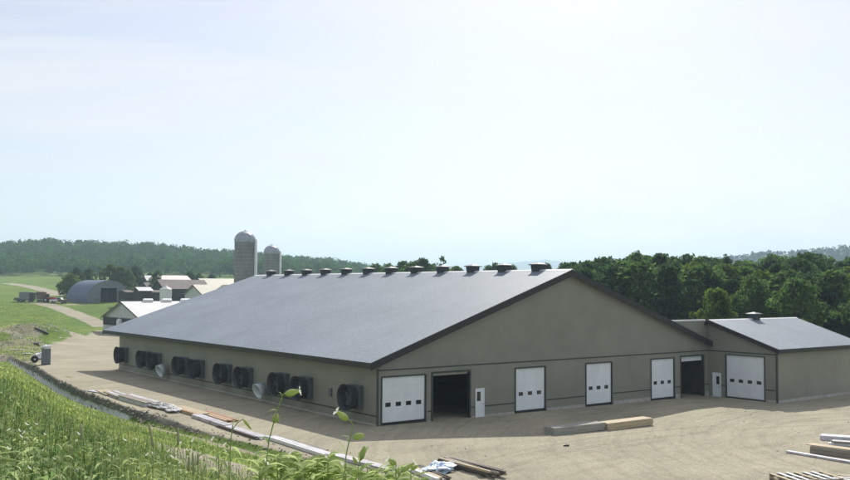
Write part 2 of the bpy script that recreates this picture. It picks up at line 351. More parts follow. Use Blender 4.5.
# ------------------------------------------------------------------ ground sheet
def build_ground():
    ang = np.concatenate([np.linspace(-math.pi, -.62, 60), np.linspace(-.61, .56, 700), np.linspace(.58, math.pi, 60)[:-1]])
    rad = np.concatenate([[.0], np.geomspace(.6, 40, 90), np.linspace(40.3, 135, 420), np.geomspace(136.5, 700, 130), np.geomspace(712, 12500, 90)])
    A, Rr = np.meshgrid(ang, rad, indexing='ij')
    X = CC[0]+Rr*np.sin(YAW+A); Y = CC[1]+Rr*np.cos(YAW+A)
    Z = height(X, Y); na, nr = A.shape
    V = np.stack([X, Y, Z], -1).reshape(-1, 3)
    i = np.arange(na)[:, None]; j = np.arange(nr-1)[None, :]; i2 = (i+1) % na
    F = np.stack([i*nr+j, i2*nr+j, i2*nr+j+1, i*nr+j+1][::-1], -1).reshape(-1, 4)
    px, D = polar(X, Y); zt, Dt, De = toe(px)
    def sd_poly(poly):
        P = np.array(poly); n = len(P); d = np.full(X.shape, 1e9); ins = np.zeros(X.shape, bool)
        for k in range(n):
            a = P[k]; b = P[(k+1) % n]; e = b-a
            t = np.clip(((X-a[0])*e[0]+(Y-a[1])*e[1])/(e@e), 0, 1)
            d = np.minimum(d, np.hypot(X-a[0]-t*e[0], Y-a[1]-t*e[1]))
            c = ((a[1] > Y) != (b[1] > Y)) & (X < (b[0]-a[0])*(Y-a[1])/(b[1]-a[1]+1e-12)+a[0]); ins ^= c
        return np.where(ins, d, -d)
    def sd_line(pts):
        d = np.full(X.shape, 1e9)
        for a, b in zip(pts[:-1], pts[1:]):
            a = np.array(a[:2]); b = np.array(b[:2]); e = b-a
            t = np.clip(((X-a[0])*e[0]+(Y-a[1])*e[1])/(e@e), 0, 1); d = np.minimum(d, np.hypot(X-a[0]-t*e[0], Y-a[1]-t*e[1]))
        return d
    hp = [gp(*q) for q in ((36, 366.5), (42, 356), (52, 345), (66, 339.5), (84, 334.5), (99, 329))]
    poly = [(p.x, p.y) for p in hp]+[(40, 120), (62, 60), (66, 0), (62, -40), (20, -75), (-12, -62)]
    edge = [(48, 0), (62, 0), (90, 0), (130, 0), (170, 0), (200, 0), (260, 0), (330, 0), (400, 0), (600, 0)][::-1]
    for ex, _ in edge:
        De_ = float(toe(ex)[2]); a = math.atan((ex-425)/FPX); r = De_/math.cos(a); poly.append((CC[0]+r*math.sin(YAW+a), CC[1]+r*math.cos(YAW+a)))
    ns = (fbm(X*.25, Y*.25)-.5)*2.4
    yard = sstep(-2.6, 2.6, sd_poly(poly)+ns*1.3)
    yard = np.where((px > 40), np.where(D > De-.6, yard, 0), yard)
    yard = np.maximum(yard, np.where((px > 40) & (px < 900) & (D > De-.3) & (D < De+6), 1, 0))
    tracks = [[(103, 326), (88, 319), (70, 312), (56, 307), (44, 304.2), (30, 303)], [(8, 283.5), (28, 286), (44, 290), (60, 295.5)], [(0, 331), (16, 334)], [(62, 304.5), (100, 304.5), (128, 304)]]
    tw = [2.6, 3.6, .8, 1.5]
    for k, tk in enumerate(tracks):
        pts = [hit(*q) for q in tk]; w = tw[k]
        d = sd_line(pts); yard = np.maximum(yard, sstep(w+.8, w-.8, d+ns*.4)*(.95 if k != 1 else .8))
    soil = sstep(.34, .58, fbm(X*.10+3, Y*.10))*sstep(60, 200, px)*sstep(6, 14, D)*(D < Dt)
    lf = sstep(85, 10, px)*sstep(108, 116, D)*sstep(205, 165, D)*sstep(.22, .46, fbm(X*.13, Y*.13))*.85
    soil = np.maximum(soil, lf)
    inb = sstep(0, .12, (D-Dt)/(De-Dt)+.0)
    u = (D-Dt)/(De-Dt)
    wl = sstep(-10, 14, px)*sstep(300, 150, px)
    shaded_rock = sstep(.2, .55, u)*sstep(1.1, .8, u)*wl*(.6+.6*fbm(X*.35, Y*.35, 2))
    pale = sstep(-.9, -.4, u)*sstep(.62, .35, u)*sstep(4, 16, px)*sstep(165, 110, px)*(.7+.4*fbm(X*.4, Y*.4, 2))
    # split into named sheets, all of one surface material
    Yd = yard.ravel(); Df = D.ravel()
    fy = Yd[F].mean(1); fd = Df[F].mean(1)
    cls = np.where(fd > 640, 2, np.where(fy > .5, 1, 0))
    me0 = bpy.data.meshes.new('tmp'); me0.vertices.add(len(V)); me0.vertices.foreach_set('co', V.astype(np.float32).ravel())
    me0.loops.add(F.size); me0.loops.foreach_set('vertex_index', F.ravel().astype(np.int32)); me0.polygons.add(len(F))
    me0.polygons.foreach_set('loop_start', (np.arange(len(F))*4).astype(np.int32)); me0.polygons.foreach_set('loop_total', np.full(len(F), 4, np.int32)); me0.update(calc_edges=True)
    NR = np.zeros(len(V)*3, np.float32); me0.vertices.foreach_get('normal', NR); NR = NR.reshape(-1, 3); bpy.data.meshes.remove(me0)
    att = dict(yard=yard.ravel(), soil=soil.ravel(), shaded_rock=shaded_rock.ravel(), pale=pale.ravel())
    for k, nm in enumerate(('ground', 'yard', 'hill')):
        Fk = F[cls == k]; used = np.unique(Fk); mp = np.zeros(len(V), int); mp[used] = np.arange(len(used))
        me = np_mesh(nm, V[used], mp[Fk].ravel(), np.full(len(Fk), 4), 'ground', True)
        for an, av in att.items():
            a = me.attributes.new(an, 'FLOAT', 'POINT'); a.data.foreach_set('value', av[used].astype(np.float32))
        me.normals_split_custom_set_from_vertices(NR[used].tolist())
        o = link_me(nm, me); o['kind'] = 'structure'
build_ground()

def ridge(name, pts, d0, d1, m, bumps, seed):
    """far upland: a height field between two distances with a crest between them"""
    a0, a1 = pts[0][0], pts[-1][0]; n = 260; k = 40
    pxs = np.linspace(a0, a1, n); dm = (d0+d1)/2
    top = 9.7+(288.5-np.interp(pxs, [p[0] for p in pts], [p[1] for p in pts]))*dm/FPX
    V = []
    for i, px in enumerate(pxs):
        for j in range(k):
            t = j/(k-1); D = d0+(d1-d0)*t; prof = math.sin(math.pi*t)**.8
            side = (px-425)/FPX*D
            x = CC[0]+D*math.sin(YAW)+side*math.cos(YAW); y = CC[1]+D*math.cos(YAW)-side*math.sin(YAW)
            z = -3+(top[i]+3)*prof+bumps*(float(fbm(x*.012+seed, y*.012, 5))-.5)*prof
            V.append((x, y, z))
    F = [(i*k+j, (i+1)*k+j, (i+1)*k+j+1, i*k+j+1) for i in range(n-1) for j in range(k-1)]
    o = raw_mesh(name, V, F, m, None, True); o['kind'] = 'structure'; return V
M['far_wood'] = simple('wooded_upland', (.016, .036, .026), .95, .45, .02, bump=0, detail=8)
RV = ridge('hill', [(600, 287), (650, 270), (700, 262.5), (740, 257.5), (775, 254), (800, 251.5), (850, 247), (950, 240), (1150, 236), (1400, 250)], 1100, 1900, M['far_wood'], 14, 3)
ridge('mountain', [(330, 288), (380, 278), (430, 268), (470, 269), (495, 264.5), (520, 262), (545, 260), (565, 261.5), (600, 265), (650, 272), (720, 282), (780, 288)], 6200, 8200, M['far_wood'], 30, 9)

# ------------------------------------------------------------------ the long barn
barn = empty('dairy_barn', label='very long tan dairy barn with wide grey shingle roof in the middle of the yard', cat='barn')
SL = (ZR-ZE)/(W/2+.9)                        # roof slope
def roofz(x): return ZR-abs(x-W/2)*SL
y0r, y1r = -.45, L+3.4
x0r, x1r = -.9, W+.9
r = MB()
T = .16
r.prism([(x0r, ZE), (W/2, ZR), (x1r, ZE), (x1r, ZE-T), (W/2, ZR-T), (x0r, ZE-T)], y0r, y1r); roof = r.build('roof', 'roof', barn)
c = MB(); c.prism([(W/2-.28, ZR-.28*SL+.02), (W/2, ZR+.05), (W/2+.28, ZR-.28*SL+.02), (W/2+.28, ZR-.28*SL-.02), (W/2, ZR+.01), (W/2-.28, ZR-.28*SL-.02)], y0r-.01, y1r+.01); c.build('ridge_cap', 'white_metal', roof)
fz = .42
f = MB(); f.box(x0r-.03, x0r+.02, y0r-.03, y1r+.03, ZE-fz, ZE-.01); f.build('fascia', 'fascia', barn)
f = MB(); f.box(x1r-.02, x1r+.03, y0r-.03, y1r+.03, ZE-fz, ZE-.01); f.build('fascia', 'fascia', barn)
for yy in (y0r, y1r):
    f = MB(); a, b = (yy-.035, yy+.03) if yy < 0 else (yy-.03, yy+.035)
    f.prism([(x0r+.025, ZE-.01), (W/2, ZR-.01), (x1r-.025, ZE-.01), (x1r-.025, ZE-fz-.1), (W/2, ZR-fz-.14), (x0r+.025, ZE-fz-.1)], a, b); f.build('rake_board', 'fascia', barn)
s = MB(); s.box(x0r+.03, -.005, y0r+.04, y1r-.04, ZE-.36, ZE-.32); s.build('soffit', 'trim', barn)
GZ = -.75
ww = .16
def zt(x): return roofz(x)-T-.01
walls = MB()
walls.box(0, ww, ww, L-ww, GZ, zt(0)); walls.build('side_wall', 'siding', barn)
walls = MB(); walls.box(W-ww, W, ww, L-ww, GZ, zt(W)); walls.build('side_wall', 'siding', barn)
walls = MB()
walls.prism([(0, GZ), (0, zt(0)), (W/2, zt(W/2)), (W, zt(W)), (W, GZ)], L-ww, L); walls.build('gable_wall', 'siding', barn)
walls = MB()
open_ = [(.37, 4.22, 'door4'), (4.9, 8.43, 'open'), (13.24, 16.5, 'door3'), (21.39, 24.6, 'door3'), (29.97, 33.24, 'door3'), (34.3, 37.7, 'open')]
HD = 3.46
xs = [0.0]
for a, b, k in open_: xs += [a, b]
xs += [W]
for i in range(0, len(xs), 2): walls.box(xs[i], xs[i+1], 0, ww, GZ, HD)
walls.prism([(0, HD), (0, zt(0)), (W/2, zt(W/2)), (W, zt(W)), (W, HD)], 0, ww)
wall = walls.build('wall', 'siding', barn)
def band(parent, x0, x1, y, z0, z1, name='trim_band', m='trim'):
    b = MB(); b.box(x0, x1, y-.028, y-.003, z0, z1); b.build(name, m, parent)
band(barn, 0, W-.005, 0, 3.84, 3.94)
prev = 0.0
for a, b, k in open_+[(9.0, 9.92, 'x')]: pass
segs = sorted([(a-.14, b+.22) for a, b, k in open_]+[(8.98, 9.95)])
px0 = 0.0
for a, b in segs+[(W, W)]:
    if a-px0 > .25: band(barn, px0, a, 0, .64, .73, 'wainscot_strip'); band(barn, px0+.02, a-.02, -.006, -.75, .02, 'foundation', 'concrete')
    px0 = b
b_ = MB(); b_.box(-.03, -.003, 0.0, L, .62, .72); b_.build('wainscot_strip', 'trim', barn)
b_ = MB(); b_.box(-.075, -.032, .0, L, -.75, .12); b_.build('foundation', 'concrete', barn)
cp = MB(); cp.box(-.06, -.003, -.06, .06, -.7, 4.02); cp.box(-.002, .06, -.06, -.031, -.7, 4.02); cp.build('corner_post', 'trim', barn)

def overhead_door(parent, x0, x1, z0, z1, nwin, yf, mat4=None, deep=.07):
    """sectional door standing in an opening; wall face in the plane y = yf; mat4 turns the finished pieces"""
    t4 = mat4 or Matrix()
    d = MB(); n = 5; h = (z1-z0-.22)/n
    for i in range(n): d.box(x0+.02, x1-.02, yf+.05, yf+.10, z0+.22+i*h+.006, z0+.22+(i+1)*h-.006)
    d.box(x0+.03, x1-.03, yf+.066, yf+.094, z0+.2, z1)
    door = d.xf(t4).build('overhead_door', 'white', parent)
    fr = MB(); fw = .085
    fr.box(x0-fw, x0, yf-.07, yf+.12, z0, z1+fw); fr.box(x1, x1+fw, yf-.07, yf+.12, z0, z1+fw); fr.box(x0, x1, yf-.07, yf+.12, z1, z1+fw)
    fr.xf(t4).build('door_frame', 'trim', door)
    th = MB(); th.box(x0+.001, x1-.001, yf+.03, yf+.11, z0-.4, z0+.2); th.xf(t4).build('bottom_strip', 'rubber', door)  # black strip along the foot of the door
    for i in range(nwin):
        cx = x0+(x1-x0)*(i+.62)/(nwin+.24); w = MB(); wz = z0+.22+h*1.95
        hw = .23
        w.box(cx-hw, cx+hw, yf+.04, yf+.048, wz-.15, wz+.15); w.xf(t4).build('window', 'glass', door)
for a, b, k in open_:
    if k == 'open':
        fr = MB(); fr.box(a-.12, a, -.07, .14, -.6, HD+.1); fr.box(b, b+.14, -.07, .14, -.6, HD+.1); fr.box(a, b, -.07, .14, HD-.04, HD+.1)
        dw = fr.build('doorway', 'trim', barn)
        hh = .16 if a < 10 else .42
        dr = MB(); dr.box(a+.03, b-.03, .16, .21, HD-.06-hh, HD-.045); dr.build('raised_door', 'concrete' if a < 10 else 'white', dw)
    else:
        overhead_door(barn, a, b, -.011*a-.02, HD-.1, 4 if k == 'door4' else 3, 0)
def entry_door(parent, x0, x1, z0, z1, yf, win, mat4=None):
    t4 = mat4 or Matrix()
    d = MB(); d.box(x0, x1, yf-.075, yf-.035, z0, z1); d.xf(t4)
    dd = d.build('entry_door', 'white', parent)
    w = MB(); w.box(*win[:2], yf-.09, yf-.077, *win[2:]); w.xf(t4); w.build('window', 'glass', dd)
    k = MB(); k.frustum((x1-.08, yf-.14, z0+1.0), (x1-.08, yf-.076, z0+1.0), .035, .035, 8); k.xf(t4); k.build('handle', 'galv', dd)
    f = MB(); f.box(x0-.06, x0-.002, yf-.09, yf-.032, z0, z1+.06); f.box(x1+.002, x1+.06, yf-.09, yf-.032, z0, z1+.06); f.box(x0-.001, x1+.001, yf-.09, yf-.032, z1+.002, z1+.06); f.xf(t4); f.build('door_frame', 'white_metal', dd)
entry_door(barn, 9.06, 9.86, -.12, 2.02, 0, (9.16, 9.52, 1.12, 1.82))
# interior floor, posts and dark sheets added for indoor shade, seen through the open doors
pm = MB()
for yy in range(6, 54, 6):
    for xx in (7.5, 19.3, 31): pm.box(xx-.1, xx+.1, yy-.1, yy+.1, -.6, zt(xx))
pm.build('interior_posts', 'interior', barn)
pm = MB(); pm.box(38.2, 38.38, .18, 8, -.6, 3.7); pm.build('added_dark_lining', 'dark_inside', barn)  # dark skin added to hide the lit wall inside the right doorway
pm = MB(); pm.box(33.0, 38.18, 3.0, 3.1, -.6, 3.7); pm.build('added_dark_screen', 'dark_inside', barn)  # dark sheet added so the right doorway reads unlit
pm = MB(); pm.box(.9, 12.0, 14.0, 14.1, -.6, 3.7); pm.build('added_dark_screen', 'dark_inside', barn)  # same kind of added dark sheet, behind the left doorway
# ridge ventilators
def ridge_vent(parent, x, y, z, sc_=1.0):
    v = MB(); k = .47*sc_; h = .42*sc_
    v.add([(x-k*.8, y-k*.8, z-.35), (x+k*.8, y-k*.8, z-.35), (x+k*.8, y+k*.8, z-.35), (x-k*.8, y+k*.8, z-.35), (x-k, y-k, z+h), (x+k, y-k, z+h), (x+k, y+k, z+h), (x-k, y+k, z+h)],
          [(0,3,2,1),(4,5,6,7),(0,1,5,4),(1,2,6,5),(2,3,7,6),(3,0,4,7)])
    o = v.build('ridge_vent', 'fan_dark', parent)
    c = MB(); q = k*1.3; c.box(x-q, x+q, y-q, y+q, z+h+.012, z+h+.09)
    c.add([(x-q, y-q, z+h+.09), (x+q, y-q, z+h+.09), (x+q, y+q, z+h+.09), (x-q, y+q, z+h+.09), (x, y, z+h+.26)], [(0,1,4),(1,2,4),(2,3,4),(3,0,4)])
    c.build('vent_cap', 'cap_grey', o)
for y in (53.2, 48.4, 43.9, 39.4, 34.8, 30.3, 25.9, 21.4, 17.0, 12.4, 8.0, 3.6): ridge_vent(barn, W/2, y, ZR)
# exhaust fans on the long wall
def fan_mesh(parent, y, z=1.82):
    b = MB(); hw = .85
    b.box(-.40, -.004, y-hw, y+hw, z-hw, z+hw)
    o = b.build('exhaust_fan', 'fan_box', parent, .02)
    c = MB(); n = 28; prof = [(-.405, .80), (-.55, .81), (-.80, .87), (-1.10, .96), (-1.11, .985), (-1.07, .985), (-.78, .90), (-.52, .85), (-.405, .85)]
    base = len(c.v)
    for (xx, rr) in prof:
        for k in range(n): t = 2*math.pi*k/n; c.v.append((xx-.02*math.sin(t), y+rr*math.cos(t), z+rr*math.sin(t)))
    for i in range(len(prof)-1):
        for k in range(n): c.f.append((base+i*n+k, base+i*n+(k+1) % n, base+(i+1)*n+(k+1) % n, base+(i+1)*n+k)); c.sm.append(True)
    c.build('fan_cone', 'fan_dark', o)
    g = MB()
    for k in range(5):
        a = 2*math.pi*k/5+y; ca, sa = math.cos(a), math.sin(a); cb, sb = math.cos(a+.45), math.sin(a+.45)
        g.add([(-.52, y+.1*ca, z+.1*sa), (-.52, y+.74*ca, z+.74*sa), (-.60, y+.74*cb, z+.74*sb), (-.60, y+.12*cb, z+.12*sb)], [(0, 1, 2, 3)])
    g.frustum((-.66, y, z), (-.49, y, z), .12, .12, 12)
    g.build('fan_blades', 'fan_box', o)
    gu = MB()
    for rr in (.3, .55, .8):
        pts = [(-.85, y+rr*math.cos(t), z+rr*math.sin(t)) for t in [2*math.pi*k/20 for k in range(21)]]; gu.tube(pts, .009, 4)
    for k in range(4):
        a = math.pi*k/4; gu.tube([(-.86, y-.84*math.cos(a), z-.84*math.sin(a)), (-.86, y+.84*math.cos(a), z+.84*math.sin(a))], .009, 4)
    gu.build('fan_guard', 'fan_box', o)
for vr in (51.0, 43.7, 40.6, 33.4, 29.5, 23.5, 19.2, 12.7, 8.9, 1.75): fan_mesh(barn, vr+.92)
# pipe conduit + meter on the long wall
g_ = MB(); g_.box(-.09, -.034, 6.1, 6.5, 1.5, 2.1); g_.build('electric_box', 'fan_box', barn)

# white fan cones leaning on the long wall
def white_cone(y, lab, turn):
    o = empty('loose_fan_cone', (-.85, y, .35), turn, lab, 'fan cone', 'white fan cones waiting against the long wall')
    o.scale = (.74, .74, .74); tl = Matrix.Translation((0, 0, .9)) @ Matrix.Rotation(math.radians(68), 4, 'Y')
    c = MB(); c.lathe([(.66, .55), (.74, .1), (.86, -.2), (.90, -.21), (.80, .1), (.70, .56), (.66, .55)], 24)
    c.xf(tl); c.build('cone', 'cone_grey', o)
    d = MB(); d.box(-.72, .72, -.72, .72, .57, .63); d.xf(tl); d.build('mounting_panel', 'galv', o)
white_cone(38.9, 'white fan cone between the second and third dark fan pairs from the far end', .1)
white_cone(16.6, 'white fan cone leaning at the wall just left of the nearest pair of dark fans', .05)

# ------------------------------------------------------------------ annex on the right
AX0, AX1, AY0, AY1, AZ = W+.02, 53.1, -7.2, 6.6, -.9
annex = empty('barn_annex', (0, 0, 0), 0, 'smaller tan building with low grey roof joined to the long barn at the right', 'building')
AR, AE = 6.84, 4.42
pk = -.33; SA = (AR-AE)/(pk-(AY0-.45))
def arz(y): return AR-abs(y-pk)*SA
r = MB(); r.prism([(AY0-.45, AE), (pk, AR), (AY1+.45, arz(AY1+.45)), (AY1+.45, arz(AY1+.45)-.14), (pk, AR-.14), (AY0-.45, AE-.14)], AX0-.4, AX1+.5, 'x'); ro = r.build('roof', 'roof', annex)
# part of the roof that runs left into the slope of the long barn
lx = W/2+(ZR-AR)/SL
r = MB(); r.add([(lx+.1, pk+.45, AR-.02), (AX0-.41, pk+.45, AR-.02), (AX0-.41, AY1+.4, arz(AY1+.4)), (W+.4, AY1+.4, arz(AY1+.4)), (lx+.1, pk+.45, AR-.1), (AX0-.41, pk+.45, AR-.1), (AX0-.41, AY1+.4, arz(AY1+.4)-.1), (W+.4, AY1+.4, arz(AY1+.4)-.1)],
              [(0,1,2,3),(7,6,5,4),(0,4,5,1),(1,5,6,2),(2,6,7,3),(3,7,4,0)])
r.build('valley_roof', 'roof', ro)
w = MB(); w.prism([(lx+.25, AR-.12), (W+.015, AR-.12), (W+.015, ZE+.1)], .13, .2, 'y')
w.build('infill_wall', 'siding', annex)
cp = MB(); cp.box(lx, AX0-.42, pk+.36, pk+.50, AR-.1, AR+.05); cp.build('ridge_cap', 'white_metal', ro)
cp = MB(); cp.prism([(pk-.2, AR-.2*SA+.012), (pk, AR+.04), (pk+.2, AR-.2*SA+.012), (pk+.2, AR-.2*SA-.02), (pk, AR+.0), (pk-.2, AR-.2*SA-.02)], AX0-.41, AX1+.51, 'x'); cp.build('ridge_cap', 'white_metal', ro)
f = MB(); f.box(AX0-.42, AX1+.52, AY0-.48, AY0-.43, AE-.38, AE-.005); f.build('fascia', 'fascia', annex)
for xx in (AX0-.4, AX1+.5):
    f = MB(); f.prism([(AY0-.42, AE-.01), (pk, AR-.01), (AY1+.42, arz(AY1+.42)-.01), (AY1+.42, arz(AY1+.42)-.42), (pk, AR-.42), (AY0-.42, AE-.40)], xx-.035, xx+.03, 'x'); f.build('rake_board', 'fascia', annex)
dl0, dl1 = -5.92, -1.95                       # big door in the gable wall x = AX0 (runs along y)
w = MB()
def gz(y): return arz(y)-.16
w.prism([(AY0, 3.62), (AY0, gz(AY0)), (pk, gz(pk)), (AY1, gz(AY1)), (AY1, 3.62)], AX0, AX0+.16, 'x')
w.box(AX0, AX0+.16, AY0, dl0, AZ, 3.62); w.box(AX0, AX0+.16, dl1, -.002, AZ, 3.62)
w.build('gable_wall', 'siding', annex)
w = MB(); w.prism([(AY0, AZ), (AY0, gz(AY0)), (pk, gz(pk)), (AY1, gz(AY1)), (AY1, AZ)], AX1-.16, AX1, 'x')
w.build('gable_wall', 'siding', annex)
w = MB(); w.box(AX0+.162, AX1-.162, AY0, AY0+.16, AZ, gz(AY0)); w.build('wall', 'siding_pale', annex); w = MB(); w.box(W+.3, AX1-.162, AY1-.16, AY1, AZ, gz(AY1)); w.build('wall', 'siding_pale', annex)
# frames below are laid out along local x and turned so that local x -> -world y and local -y -> world -x
tm = Matrix.Translation((AX0, 0, 0)) @ Matrix.Rotation(math.radians(-90), 4, 'Z')
overhead_door(annex, 1.95, 5.92, -.5, 3.58, 4, 0, tm)
entry_door(annex, .52, 1.34, -.45, 1.78, 0, (.9, 1.22, .75, 1.5), tm)
def band2(a, b, z0, z1, nm='trim_band', m='trim', off=0):
    q = MB(); q.box(AX0-.03-off, AX0-.003-off, a, b, z0, z1); q.build(nm, m, annex)
band2(AY0, -.03, 3.84, 3.94); band2(AY0, dl0-.14, .62, .72, 'wainscot_strip'); band2(dl1+.14, -1.45, .62, .72, 'wainscot_strip')
band2(AY0, dl0-.14, -.85, -.2, 'foundation', 'concrete', .02)
q = MB(); q.box(AX0-.06, AX0+.1, AY0-.06, AY0-.003, AZ, 4.0); q.box(AX0-.06, AX0-.004, AY0-.002, AY0+.1, AZ, 4.0); q.build('corner_post', 'trim', annex)
q = MB(); q.box(AX0+.1, AX1, AY0-.045, AY0-.004, AZ, -.18); q.build('foundation', 'concrete', annex)
ridge_vent(annex, 45.8, pk, AR, 1.0)

# ------------------------------------------------------------------ silos
def silo(name, x, y, rad, top, lab, chute_side, zb=-1):
    o = empty(name, (x, y, zb), 0, lab, 'silo', 'concrete silos behind the long barn'); H = top-zb-rad*.95
    b = MB(); b.lathe([(0, 0), (rad, 0), (rad, H)], 40); bo = b.build('stave_wall', 'silo', o)
    hb = MB()
    k = .6
    while k < H:
        hb.lathe([(rad+.005, k-.04), (rad+.05, k-.04), (rad+.05, k+.04), (rad+.005, k+.04)], 40); k += 1.1
    hb.build('steel_hoops', 'galv', bo)
    d = MB(); prof = [(rad+.08, H-.5), (rad+.1, H)]+[((rad+.1)*math.cos(t), H+rad*.93*math.sin(t)) for t in [math.pi/2*i/8 for i in range(1, 9)]]
    d.lathe(prof, 40); do = d.build('dome', 'galv', o)
    rb = MB()
    for i in range(12):
        a = math.pi*2*i/12; rb.tube([((rad+.13)*math.cos(t)*math.cos(a), (rad+.13)*math.cos(t)*math.sin(a), H+rad*.95*math.sin(t)) for t in [math.pi/2*k/6 for k in range(7)]], .05, 4)
    rb.frustum((0, 0, H+rad*.9), (0, 0, H+rad*.9+.5), .35, .2, 10)
    rb.build('dome_ribs', 'galv', do)
    ca, sa = math.cos(chute_side), math.sin(chute_side)
    c = MB(); c.tube([((rad+.4)*ca, (rad+.4)*sa, 0), ((rad+.4)*ca, (rad+.4)*sa, H+.4)], .48, 12); c.build('chute', 'white_metal', o)
    return o
p = at(244, 300, 270); silo('silo', p.x, p.y, 3.05, 9.7+(288.5-232)*270/FPX, 'tall concrete silo with a grey metal dome, left and nearer of the two', -YAW-.15)
p = at(271, 300, 345); silo('silo', p.x, p.y, 2.9, 9.7+(288.5-246)*345/FPX, 'shorter looking silo with a pale chute, right and farther of the two', -YAW+.0)

# ------------------------------------------------------------------ farm buildings far left
def gable_building(name, lab, cat, c, rz, lx_, ly_, he, hr, wallm, roofm, over=.4, extra=None, group=None):
    """ridge along local x; c = centre on the ground; the two gables face +-x"""
    o = empty(name, c, rz, lab, cat, group); a, b = lx_/2, ly_/2
    w = MB(); w.prism([(-b, -2.5), (-b, he-.1), (0, hr-.1), (b, he-.1), (b, -2.5)], -a, a, 'x'); w.build('wall', wallm, o)
    sl = (hr-he)/b
    r = MB(); r.prism([(-b-over, he-over*sl), (0, hr), (b+over, he-over*sl), (b+over, he-over*sl-.12), (0, hr-.12), (-b-over, he-over*sl-.12)], -a-over, a+over, 'x'); ro = r.build('roof', roofm, o)
    for s_ in (-1, 1):
        t = MB(); xx = s_*(a+over); t.prism([(-b-over, he-over*sl-.01), (0, hr-.01), (b+over, he-over*sl-.01), (b+over, he-over*sl-.3), (0, hr-.32), (-b-over, he-over*sl-.3)], min(xx, xx+s_*.04), max(xx, xx+s_*.04), 'x'); t.build('rake_board', 'wood_dark', o)
    return o, ro
# barn with white roof just beyond the long barn: gable in the plane x = 29.4, y 127..152.6
lb, lbr = gable_building('low_barn', 'low barn with white roof and dark opening in its gable beyond the long barn', 'barn', (29.4+14, 139.8, 0), 0, 28, 25.2, 3.0, 6.6, 'pale_wall', 'white_roof', .5)
ob = MB(); ob.box(-14.06, -14.004, -11.6, 12.55, 1.3, 2.9); ob.build('opening_shade_panel', 'dark_inside', lb)  # dark panel on the wall; shade of the opening is its colour
ob = MB(); ob.box(-14.10, -14.008, -12.6, 12.6, 2.92, 3.08); ob.build('trim_band', 'trim', lb)
for dx in (-8.5, -4.3, 0, 4.3):
    v = MB(); v.prism([(-.55, 6.5), (-.55, 6.95), (0, 7.2), (.55, 6.95), (.55, 6.5)], dx-1.0, dx+1.0, 'x'); v.build('roof_vent', 'white_metal', lb)
p = on_x(119.5, 321.5, 28.7)
tk = empty('white_tank', (p.x, p.y, 0), 0, 'small round white tank in the dark opening of the low barn gable', 'tank')
t_ = MB(); t_.lathe([(0, -.3), (.62, -.3), (.62, p.z+.2), (.45, p.z+.5), (.2, p.z+.6), (0, p.z+.6)], 18); t_.build('tank_body', 'white_metal', tk)
t_ = MB(); t_.frustum((0, 0, p.z+.61), (0, 0, p.z+.75), .22, .2, 10); t_.build('lid', 'galv', tk)
# a feed bin (white, ribbed)
def groundz(p): return hz(p.x, p.y)
def placeD(px, D): 
    side = (px-425)/FPX*D
    x = CC[0]+D*math.sin(YAW)+side*math.cos(YAW); y = CC[1]+D*math.cos(YAW)-side*math.sin(YAW); return x, y
def zat(py, D): return 9.7+(288.5-py)*D/FPX
x, y = placeD(166.5, 245); z0 = 1.5
fb = empty('feed_bin', (x, y, z0), 0, 'stout white ribbed bin with conical top behind the white roofed barn', 'bin')
t_ = MB(); pr = [(0, 0), (1.6, 0)]; zz = 0; top = zat(290.5, 245)-z0
while zz < top-.05: pr += [(1.6, zz), (1.52, zz+.2)]; zz += .4
t_.lathe(pr, 20); t_.build('ribbed_wall', 'white_metal', fb)
t_ = MB(); t_.lathe([(1.66, top), (.35, top+.75), (.3, top+.9), (0, top+.92)], 20); t_.build('conical_roof', 'white_metal', fb)
RU = -0.0
# white gable at px 200, roof cream to the right
def far_building(name, lab, cat, pxl, pxr, D, ytop, yeave, depth, wallm, roofm, rz=0, over=.4):
    xa, ya = placeD(pxl, D); xb, yb = placeD(pxr, D)
    ln = math.hypot(xb-xa, yb-ya)/max(.3, abs(math.cos(rz+YAW)))
    cx, cy = (xa+xb)/2, (ya+yb)/2; gz_ = hz(cx, cy)
    return gable_building(name, lab, cat, (cx, cy, gz_), rz, ln, depth, zat(yeave, D)-gz_, zat(ytop, D)-gz_, wallm, roofm, over)
far_building('farm_shed', 'shed with cream roof and white gable peeping over the left edge of the big roof', 'shed', 199, 246, 262, 285.8, 295, 13, 'pale_wall', 'tan_roof')
far_building('farm_barn', 'barn with pale tan roof and dark reddish gable left of the silos', 'barn', 205, 262, 330, 279.8, 286.5, 12, 'brick', 'tan_roof')
far_building('farmhouse', 'long low farm building with brown grey roof behind the white bin', 'building', 163, 200, 305, 281, 289.5, 11, 'dark_inside', 'old_roof')
far_building('farm_building', 'farm building with pale pink metal roof behind the brown roofed one', 'building', 160, 184, 350, 276.8, 281.8, 10, 'brick', 'pink_roof')
far_building('small_shed', 'tiny shed with white gable far behind beside a round tree', 'shed', 146, 154, 352, 277, 281.5, 6, 'pale_wall', 'white_roof')
far_building('farm_shed', 'brown roofed shed just left of the long farm building behind a white bin', 'shed', 147, 163, 318, 284, 289.5, 8, 'dark_inside', 'old_roof')
far_building('field_shelter', 'small dark shelter with bright white roof left of the white bin', 'shelter', 138.5, 148.5, 262, 288.6, 291.6, 5, 'dark_inside', 'white_roof')
far_building('machine_shed', 'long dark open machine shed behind the white roofed barn', 'shed', 128, 163, 285, 291.5, 293.5, 8, 'dark_inside', 'wood_dark')
